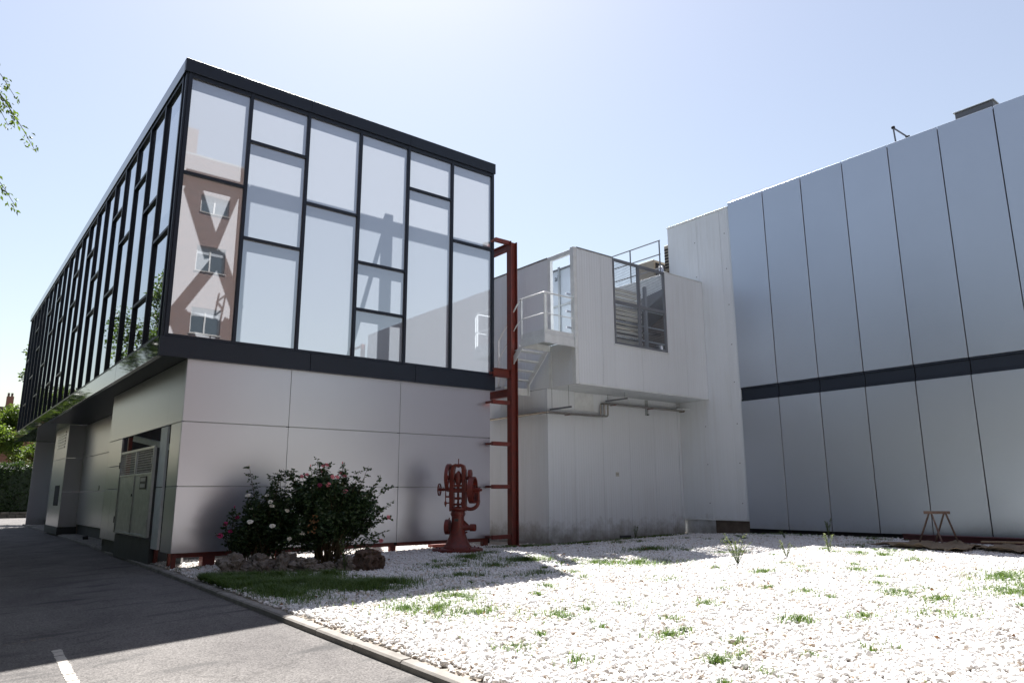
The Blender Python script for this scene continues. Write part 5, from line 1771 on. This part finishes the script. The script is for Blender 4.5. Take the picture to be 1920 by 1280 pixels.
def litter():
    n = 420
    X = rng.uniform(3.7, 18.5, n)
    Y = rng.uniform(2.5, 15.2, n)
    ok = np.array([in_view(x, y) and x > kerb_x(y) + 0.15 for x, y in zip(X, Y)])
    X, Y = X[ok], Y[ok]
    Z = np.array([gz(x, y) + 0.02 for x, y in zip(X, Y)])
    o = leaf_mesh('fallen_leaves', np.stack([X, Y, Z], 1), rng.uniform(0.03, 0.065, len(X)), M_deadleaf, None, dirs=np.stack([rng.normal(size=len(X)), rng.normal(size=len(X)), np.zeros(len(X))], 1), elong=1.8)
    o['kind'] = 'stuff'
    o['label'] = 'dry brown fallen leaves scattered over the white gravel'
    o['category'] = 'leaf litter'
litter()

def weed(x, y, h, nst, spread, label, seed):
    rr = random.Random(seed)
    z0 = gz(x, y)
    t = thing('weed_plant', (x, y, z0), label, 'weed', 'weeds in the gravel')
    stem = MB()
    lp, ls, ld = [], [], []
    for k in range(nst):
        a = rr.uniform(0, 6.28)
        top = Vector((x + math.cos(a) * spread * rr.uniform(0.3, 1), y + math.sin(a) * spread * rr.uniform(0.3, 1), z0 + h * rr.uniform(0.6, 1.05)))
        b = Vector((x, y, z0 - 0.02))
        pts = [b.lerp(top, s) + Vector((0, 0, 0.15 * h * math.sin(s * 3.14))) for s in (0, 0.25, 0.5, 0.75, 1)]
        stem.tube(pts, [0.006, 0.005, 0.004, 0.003, 0.002], 5)
        for m in range(int(26 * h / 0.4)):
            s = rr.uniform(0.15, 1.0)
            i = min(3, int(s * 4))
            p = pts[i].lerp(pts[i + 1], s * 4 - i)
            lp.append(tuple(p))
            ld.append((rr.uniform(-1, 1), rr.uniform(-1, 1), rr.uniform(0, 0.9)))
            ls.append(rr.uniform(0.02, 0.045))
    stem.build('stems', M_weed, t)
    leaf_mesh('leaves', lp, ls, M_weed, t, dirs=ld, elong=2.4)
weed(11.86, 8.21, 0.52, 12, 0.34, 'pale bushy weed in the gravel where sun meets the annexe shadow', 1)
weed(18.2, 9.85, 0.55, 7, 0.12, 'upright yellow green weed close to the grey hall wall', 2)
weed(14.88, 8.07, 0.42, 6, 0.16, 'thin upright weed in sunlit gravel left of the burlap', 3)
weed(13.4, 8.15, 0.3, 7, 0.25, 'low spindly weed between the pale bushy weed and the burlap', 4)
weed(16.6, 14.95, 0.35, 6, 0.18, 'small dark leafy weed at the foot of the white annexe wall', 5)
weed(6.25, 12.75, 0.55, 5, 0.16, 'tall thin weed growing among the rocks below the pink roses', 6)
weed(17.9, 10.9, 0.24, 6, 0.2, 'small dark weed tuft in the grey hall shadow', 7)

# ------------------------------------------------------------------ trees
def tree(name, base, h, crown_c, crown_r, n, leaf, label, seed, tone=0.5, trunk_r=0.18, group=None, droop=(), mat=M_leaf_tree, clumps=None):
    rr = random.Random(seed)
    t = thing(name, base, label, 'tree', group)
    b = Vector(base)
    cc = Vector(crown_c)
    tr_ = MB()
    top = Vector((cc.x, cc.y, b.z + h * 0.8))
    pts = [b + Vector((0, 0, -0.3)), b.lerp(top, 0.3) + Vector((rr.uniform(-0.2, 0.2), rr.uniform(-0.2, 0.2), 0)), b.lerp(top, 0.65), top]
    tr_.tube(pts, [trunk_r * 1.25, trunk_r, trunk_r * 0.7, trunk_r * 0.2], 9)
    centres = []
    for k in range(clumps or 26):
        d = Vector((rr.gauss(0, 1), rr.gauss(0, 1), rr.gauss(0, 1))).normalized() * (rr.random() ** 0.4)
        p = cc + Vector((d.x * crown_r[0], d.y * crown_r[1], d.z * crown_r[2]))
        centres.append((p, rr.uniform(0.22, 0.42)))
        s = rr.uniform(0.35, 0.85)
        o = b.lerp(top, s)
        m = o.lerp(p, 0.5) + Vector((0, 0, 0.06 * h))
        tr_.tube([o, m, p], [trunk_r * 0.35, trunk_r * 0.18, trunk_r * 0.05], 6)
    tr_.build('trunk', M_bark, t, smooth=True)
    P, T = [], []
    per = max(1, n // len(centres))
    for (p, r) in centres:
        d = rng.normal(size=(per, 3))
        d /= np.linalg.norm(d, axis=1)[:, None]
        rad = rng.random(per) ** 0.55
        rs = np.array([crown_r[0], crown_r[1], crown_r[2] * 0.75]) * r
        P.append(np.array(p) + d * rad[:, None] * rs)
        T.append(np.full(per, tone + rr.uniform(-0.25, 0.25)))
    P = np.concatenate(P)
    T = np.concatenate(T)
    leaf_mesh('crown', P, rng.uniform(leaf * 0.7, leaf * 1.3, len(P)), mat, t, tone=T, elong=1.7)
    return t

tree('tree', (-9.5, 44, 0), 13, (-9.3, 44, 8.0), (3.8, 4.4, 4.6), 9000, 0.24, 'broad street tree on the left beyond the dark row', 4, 0.3, 0.26, 'trees along the left side of the road', mat=M_leaf_shade)
tree('tree', (-6.6, 62, 0), 19.5, (-6.4, 62, 13.5), (3.0, 3.2, 5.8), 8000, 0.26, 'tallest street tree on the left, mirrored in the near side panes', 5, 0.25, 0.24, 'trees along the left side of the road')
tree('tree', (6.6, 51.5, 0), 12.4, (6.25, 51.5, 9.2), (2.3, 2.6, 2.9), 6500, 0.2, 'tree rising behind the far end of the glass block', 6, 0.45, 0.16, clumps=22)
tree('tree', (3.4, 74, 0), 10.6, (3.7, 74, 7.7), (3.1, 3.0, 2.9), 12000, 0.22, 'leafy sunlit tree above the clipped hedge at the left edge', 7, 0.75, 0.16)
tree('tree', (7.4, 73, 0), 7.4, (7.3, 73, 5.3), (2.3, 2.4, 1.7), 5500, 0.2, 'low bushy tree above the hedge beneath the overhanging glass block', 8, 0.8, 0.14)
tree('tree', (-3.0, 78, 0), 12, (-2.6, 78, 8.2), (3.5, 3.5, 3.8), 6000, 0.24, 'tree beyond the hedge just outside the left edge', 9, 0.6, 0.18)

OCCLUDER_ROW = [(-3.9, -3, 12, 'added light-blocking tree nearest the brick block, left of the camera'), (-3.9, 4.0, 13, 'added light-blocking tree left of the camera, before the drooping one'), (-3.5, 17.5, 13, 'added light-blocking tree across the road from the glass block corner'),
       (-3.4, 24, 12.5, 'added light-blocking tree across the road from the service gate'), (-3.4, 31, 13, 'added light-blocking tree across the road from the recessed silver wall')]
for k, (x, y, h, lb) in enumerate(OCCLUDER_ROW):  # added unseen trees that block skylight from the road and left walls
    tree('tree', (x, y, 0), h, (x, y, h * 0.56), (2.9, 4.4, h * 0.43), 14000, 0.32, lb, 30 + k, 0.25, 0.2, 'trees along the left side of the road', mat=M_leaf_shade, clumps=34)
for k, (x, y, h) in enumerate(((-3.0, 82, 12.5), (-3.5, 104, 15))):
    tree('tree', (x, y, 0), h, (x, y, h * 0.6), (4.4, 5.0, h * 0.38), 6000, 0.34, ['tall tree beyond the hedge, mirrored in the far side panes', 'tallest distant tree beyond the hedge, mirrored in the far side panes'][k], 40 + k, 0.4, 0.24, 'trees beyond the hedge', mat=M_leaf_shade)

lh = thing('hedge', (-1.7, 25, 0), 'long dark leafy hedge set in close to narrow the sunlit road, mirrored in the silver wall', 'hedge')  # out of view; set in close so less sunlit road lights the walls
panel('hedge_core', -2.5, -1.0, -7, 62, -0.4, 2.7, M_leaf_hedge, lh, 0.2)
n = 16000
Yl = rng.uniform(-7, 62, n)
Zl = rng.uniform(0, 2.9, n)
Xl = -0.98 + 0.14 * np.sin(Yl * 1.7) * np.cos(Zl * 2.0) + rng.normal(scale=0.12, size=n)
leaf_mesh('hedge_leaves', np.stack([Xl, Yl, Zl], 1), rng.uniform(0.12, 0.24, n), M_leaf_hedge, lh, elong=1.5)

# near tree whose drooping twigs enter at the top left
def near_tree():
    base = (-4.2, 10.6, -0.2)
    t = tree('drooping_tree', base, 11, (-4.0, 10.6, 7.6), (2.6, 3.0, 2.9), 7000, 0.13, 'tree whose drooping leafy twigs hang into the top left corner', 11, 0.65, 0.2, clumps=24)
    rr = random.Random(21)
    tw = MB()
    P, D, S = [], [], []
    ends = [((-1.9, 10.5, 8.6), (0.02, 10.3, 6.85)), ((-1.9, 10.5, 8.3), (0.30, 10.25, 6.35)), ((-1.8, 10.4, 8.1), (0.56, 10.19, 5.72)), ((-1.6, 10.4, 7.7), (0.36, 10.22, 6.02)),
            ((-1.6, 10.5, 7.4), (0.14, 10.4, 5.6)), ((-1.5, 10.5, 7.0), (0.06, 10.43, 5.45)), ((-1.5, 10.5, 6.6), (0.47, 10.45, 5.02)), ((-1.7, 10.4, 7.9), (0.2, 10.2, 6.2)), ((-1.7, 10.3, 8.0), (0.26, 10.3, 6.0))]
    for a, b in ends:
        a, b = Vector(a), Vector(b)
        m = a.lerp(b, 0.5) + Vector((0.25, 0, 0.35))
        pts = [a * (1 - s) ** 2 + m * 2 * s * (1 - s) + b * s * s for s in [k / 10 for k in range(11)]]
        tw.tube([Vector((-4.0, 10.6, a.z - 1.2))] + pts, [0.03] + [0.014 * (1 - 0.08 * k) for k in range(11)], 5)
        for k in range(130):
            s = 0.12 + 0.88 * rr.random() ** 0.8
            p = a * (1 - s) ** 2 + m * 2 * s * (1 - s) + b * s * s
            d = (b - m).normalized() * 0.9 + Vector((rr.uniform(-1, 1), rr.uniform(-1, 1), rr.uniform(-0.8, 0.4))) * 0.8
            P.append(tuple(p + Vector((rr.uniform(-0.06, 0.06), rr.uniform(-0.06, 0.06), rr.uniform(-0.08, 0.04)))))
            D.append(tuple(d))
            S.append(rr.uniform(0.04, 0.08))
    tw.build('twigs', M_bark, t)
    leaf_mesh('twig_leaves', P, S, M_leaf_tree, t, dirs=D, elong=2.3, tone=np.full(len(P), 0.75))
near_tree()

# ------------------------------------------------------------------ far end: hedge on a stone wall, sign, steps, far brick block
hd = thing('hedge', (6, 67.5, 0), 'tall dark clipped hedge closing the end of the road', 'hedge')
hb = panel('hedge_core', -14, 20, 66.75, 68.4, 0.35, 3.75, M_leaf_hedge, hd, 0.2)
n = 26000
X = rng.uniform(-14, 20, n)
Zh = rng.uniform(0.35, 4.05, n)
Yh = 66.7 + np.array([0.28 * mnoise.noise(Vector((float(a) * 0.9, 0, float(b) * 0.9))) for a, b in zip(X, Zh)]) + rng.normal(scale=0.12, size=n)
topm = rng.random(n) < 0.25
Yh[topm] = rng.uniform(66.6, 68.4, topm.sum())
Zh[topm] = 3.85 + np.array([0.18 * mnoise.noise(Vector((float(a) * 1.2, float(b), 3))) for a, b in zip(X[topm], Yh[topm])]) + rng.normal(scale=0.08, size=topm.sum())
leaf_mesh('hedge_leaves', np.stack([X, Yh, Zh], 1), rng.uniform(0.12, 0.24, n), M_leaf_hedge, hd, elong=1.5)
sw = thing('stone_wall', (5, 66.2, 0), 'low rubble stone wall under the clipped hedge', 'wall')
panel('wall_core', -14, 20, 66.05, 66.6, -0.05, 0.40, M_brownconc, sw, 0.0)
for row in range(2):
    x = 1.0 + row * 0.25
    while x < 9.5:
        l = random.uniform(0.4, 0.75)
        panel('stone', x, x + round(l, 1), 65.98 - random.uniform(0, 0.03), 66.2, 0.02 + row * 0.21, 0.20 + row * 0.21, M_stonewall, sw, 0.02, R(1.2))
        x += round(l, 1) + 0.03

sgn = thing('white_signpost', (6.5, 58, 0), 'slim white post with a small shield shaped sign before the hedge', 'signpost')
MB().tube([(6.5, 58, 0), (6.5, 58, 2.2)], 0.05, 10).build('post', M_whitepaint, sgn)
MB().add([(6.25, 57.97, 2.72), (6.75, 57.97, 2.72), (6.75, 57.97, 2.55), (6.6, 57.97, 2.2), (6.4, 57.97, 2.2), (6.25, 57.97, 2.45),
          (6.25, 58.03, 2.72), (6.75, 58.03, 2.72), (6.75, 58.03, 2.55), (6.6, 58.03, 2.2), (6.4, 58.03, 2.2), (6.25, 58.03, 2.45)],
         [(0, 1, 2, 3, 4, 5), (11, 10, 9, 8, 7, 6)] + [(i, (i + 1) % 6 + 6 if False else i + 6, (i + 1) % 6 + 6, (i + 1) % 6) for i in range(6)]).build('sign_board', M_whitepaint, sgn)
panel('sign_cap', 6.2, 6.8, 57.95, 58.05, 2.725, 2.78, M_galv, sgn, 0.004)
stp = thing('entrance_steps', (6.0, 47.0, 0.05), 'two pale concrete steps at the far corner of the silver wall', 'steps')
panel('step', 5.0, 7.5, 45.9, 48.4, 0.0, 0.26, M_concrete, stp, 0.01)
panel('step', 5.45, 7.5, 46.1, 48.1, 0.262, 0.52, M_concrete, stp, 0.01)

fb = thing('far_brick_house', (5, 100, 0), 'orange brick house with a chimney far behind the trees', 'house')
panel('wall', -4, 9, 95, 105, -0.2, 10.6, M_terracotta, fb, 0.0)
panel('roof', -4.4, 9.4, 94.6, 105.4, 10.602, 11.0, M_brownconc, fb, 0.0)
panel('chimney', 5.95, 6.6, 96, 96.7, 11.002, 12.3, M_terracotta, fb, 0.0)
for dx in (6.0, 6.32):
    MB().tube([(dx + 0.1, 96.35, 12.3), (dx + 0.1, 96.35, 12.7)], 0.11, 8).build('chimney_pot', M_brownconc, fb)
for xx in (-2.2, 1.0, 4.4, 7.2):
    for zc in (2.0, 5.0, 8.0):
        w_ = panel('window', xx, xx + 1.1, 94.95, 94.995, zc, zc + 1.5, M_creamwin, fb, 0.0)
        panel('pane', xx + 0.1, xx + 1.0, 94.93, 94.948, zc + 0.1, zc + 1.4, M_winglass, w_, 0.0)

# ------------------------------------------------------------------ brick apartment block behind the camera (mirrored in the first glass column)
BB = thing('brick_block', (0, -14, 0), 'brown brick apartment block mirrored in the corner glass panes', 'building')
BY = -8.56
# front wall pieces between the window columns
wcols = [(10.05, 11.6)]
xw = 10.05
for k in range(1, 8):
    xw -= 3.5
    wcols.append((xw, xw + 1.55))
wcols = sorted(wcols)
levels = [11.5 - 3.3 * 3, 11.5 - 6.6 + 0.0, 11.5 - 3.3, 11.5, 14.95, 17.9]
levels = [0.3, 3.4, 6.7, 10.05, 13.55, 16.95]
hts = [1.45, 1.45, 1.45, 1.45, 1.45, 0.97]
x_prev = -16.0
for (a, b) in wcols + [(12.33, None)]:
    panel('wall_pier', x_prev, a, BY - 0.4, BY, -0.3, 20.1, M_brick, BB, 0.0)
    if b is not None:
        zc = -0.3
        for z0, hh in zip(levels, hts):
            panel('wall_spandrel', a, b, BY - 0.4, BY - 0.001, zc, z0, M_brick, BB, 0.0)
            win = panel('window', a, b, BY - 0.24, BY - 0.16, z0, z0 + 0.07, M_creamwin, BB, 0.0)
            panel('window_head', a, b, BY - 0.24, BY - 0.16, z0 + hh - 0.07, z0 + hh, M_creamwin, win, 0.0)
            for xx in (a, (a + b) / 2 - 0.04, b - 0.08):
                panel('window_stile', xx, xx + 0.08, BY - 0.24, BY - 0.16, z0 + 0.07, z0 + hh - 0.07, M_creamwin, win, 0.0)
            panel('pane', a + 0.08, b - 0.08, BY - 0.21, BY - 0.2, z0 + 0.07, z0 + hh - 0.07, M_winglass, win, 0.0)
            panel('blind', a + 0.08, b - 0.08, BY - 0.195, BY - 0.185, z0 + hh * random.uniform(0.45, 0.7), z0 + hh - 0.07, M_blind, win, 0.0)
            panel('sill', a - 0.05, b + 0.05, BY - 0.3, BY + 0.06, z0 - 0.06, z0 - 0.001, M_concrete, win, 0.0)
            zc = z0 + hh
        panel('wall_spandrel', a, b, BY - 0.4, BY - 0.001, zc, 20.1, M_brick, BB, 0.0)
        x_prev = b
panel('side_wall', 11.93, 12.33, -20, BY - 0.401, -0.3, 20.1, M_brick, BB, 0.0)
panel('side_wall', -16.0, -15.6, -20, BY - 0.401, -0.3, 20.1, M_brick, BB, 0.0)
panel('roof', -16.0, 12.33, -20, BY, 20.101, 20.2, M_roofing, BB, 0.0)
panel('roof_house', -6.0, 9.58, -18, BY - 0.02, 20.201, 21.7, M_brick, BB, 0.0)
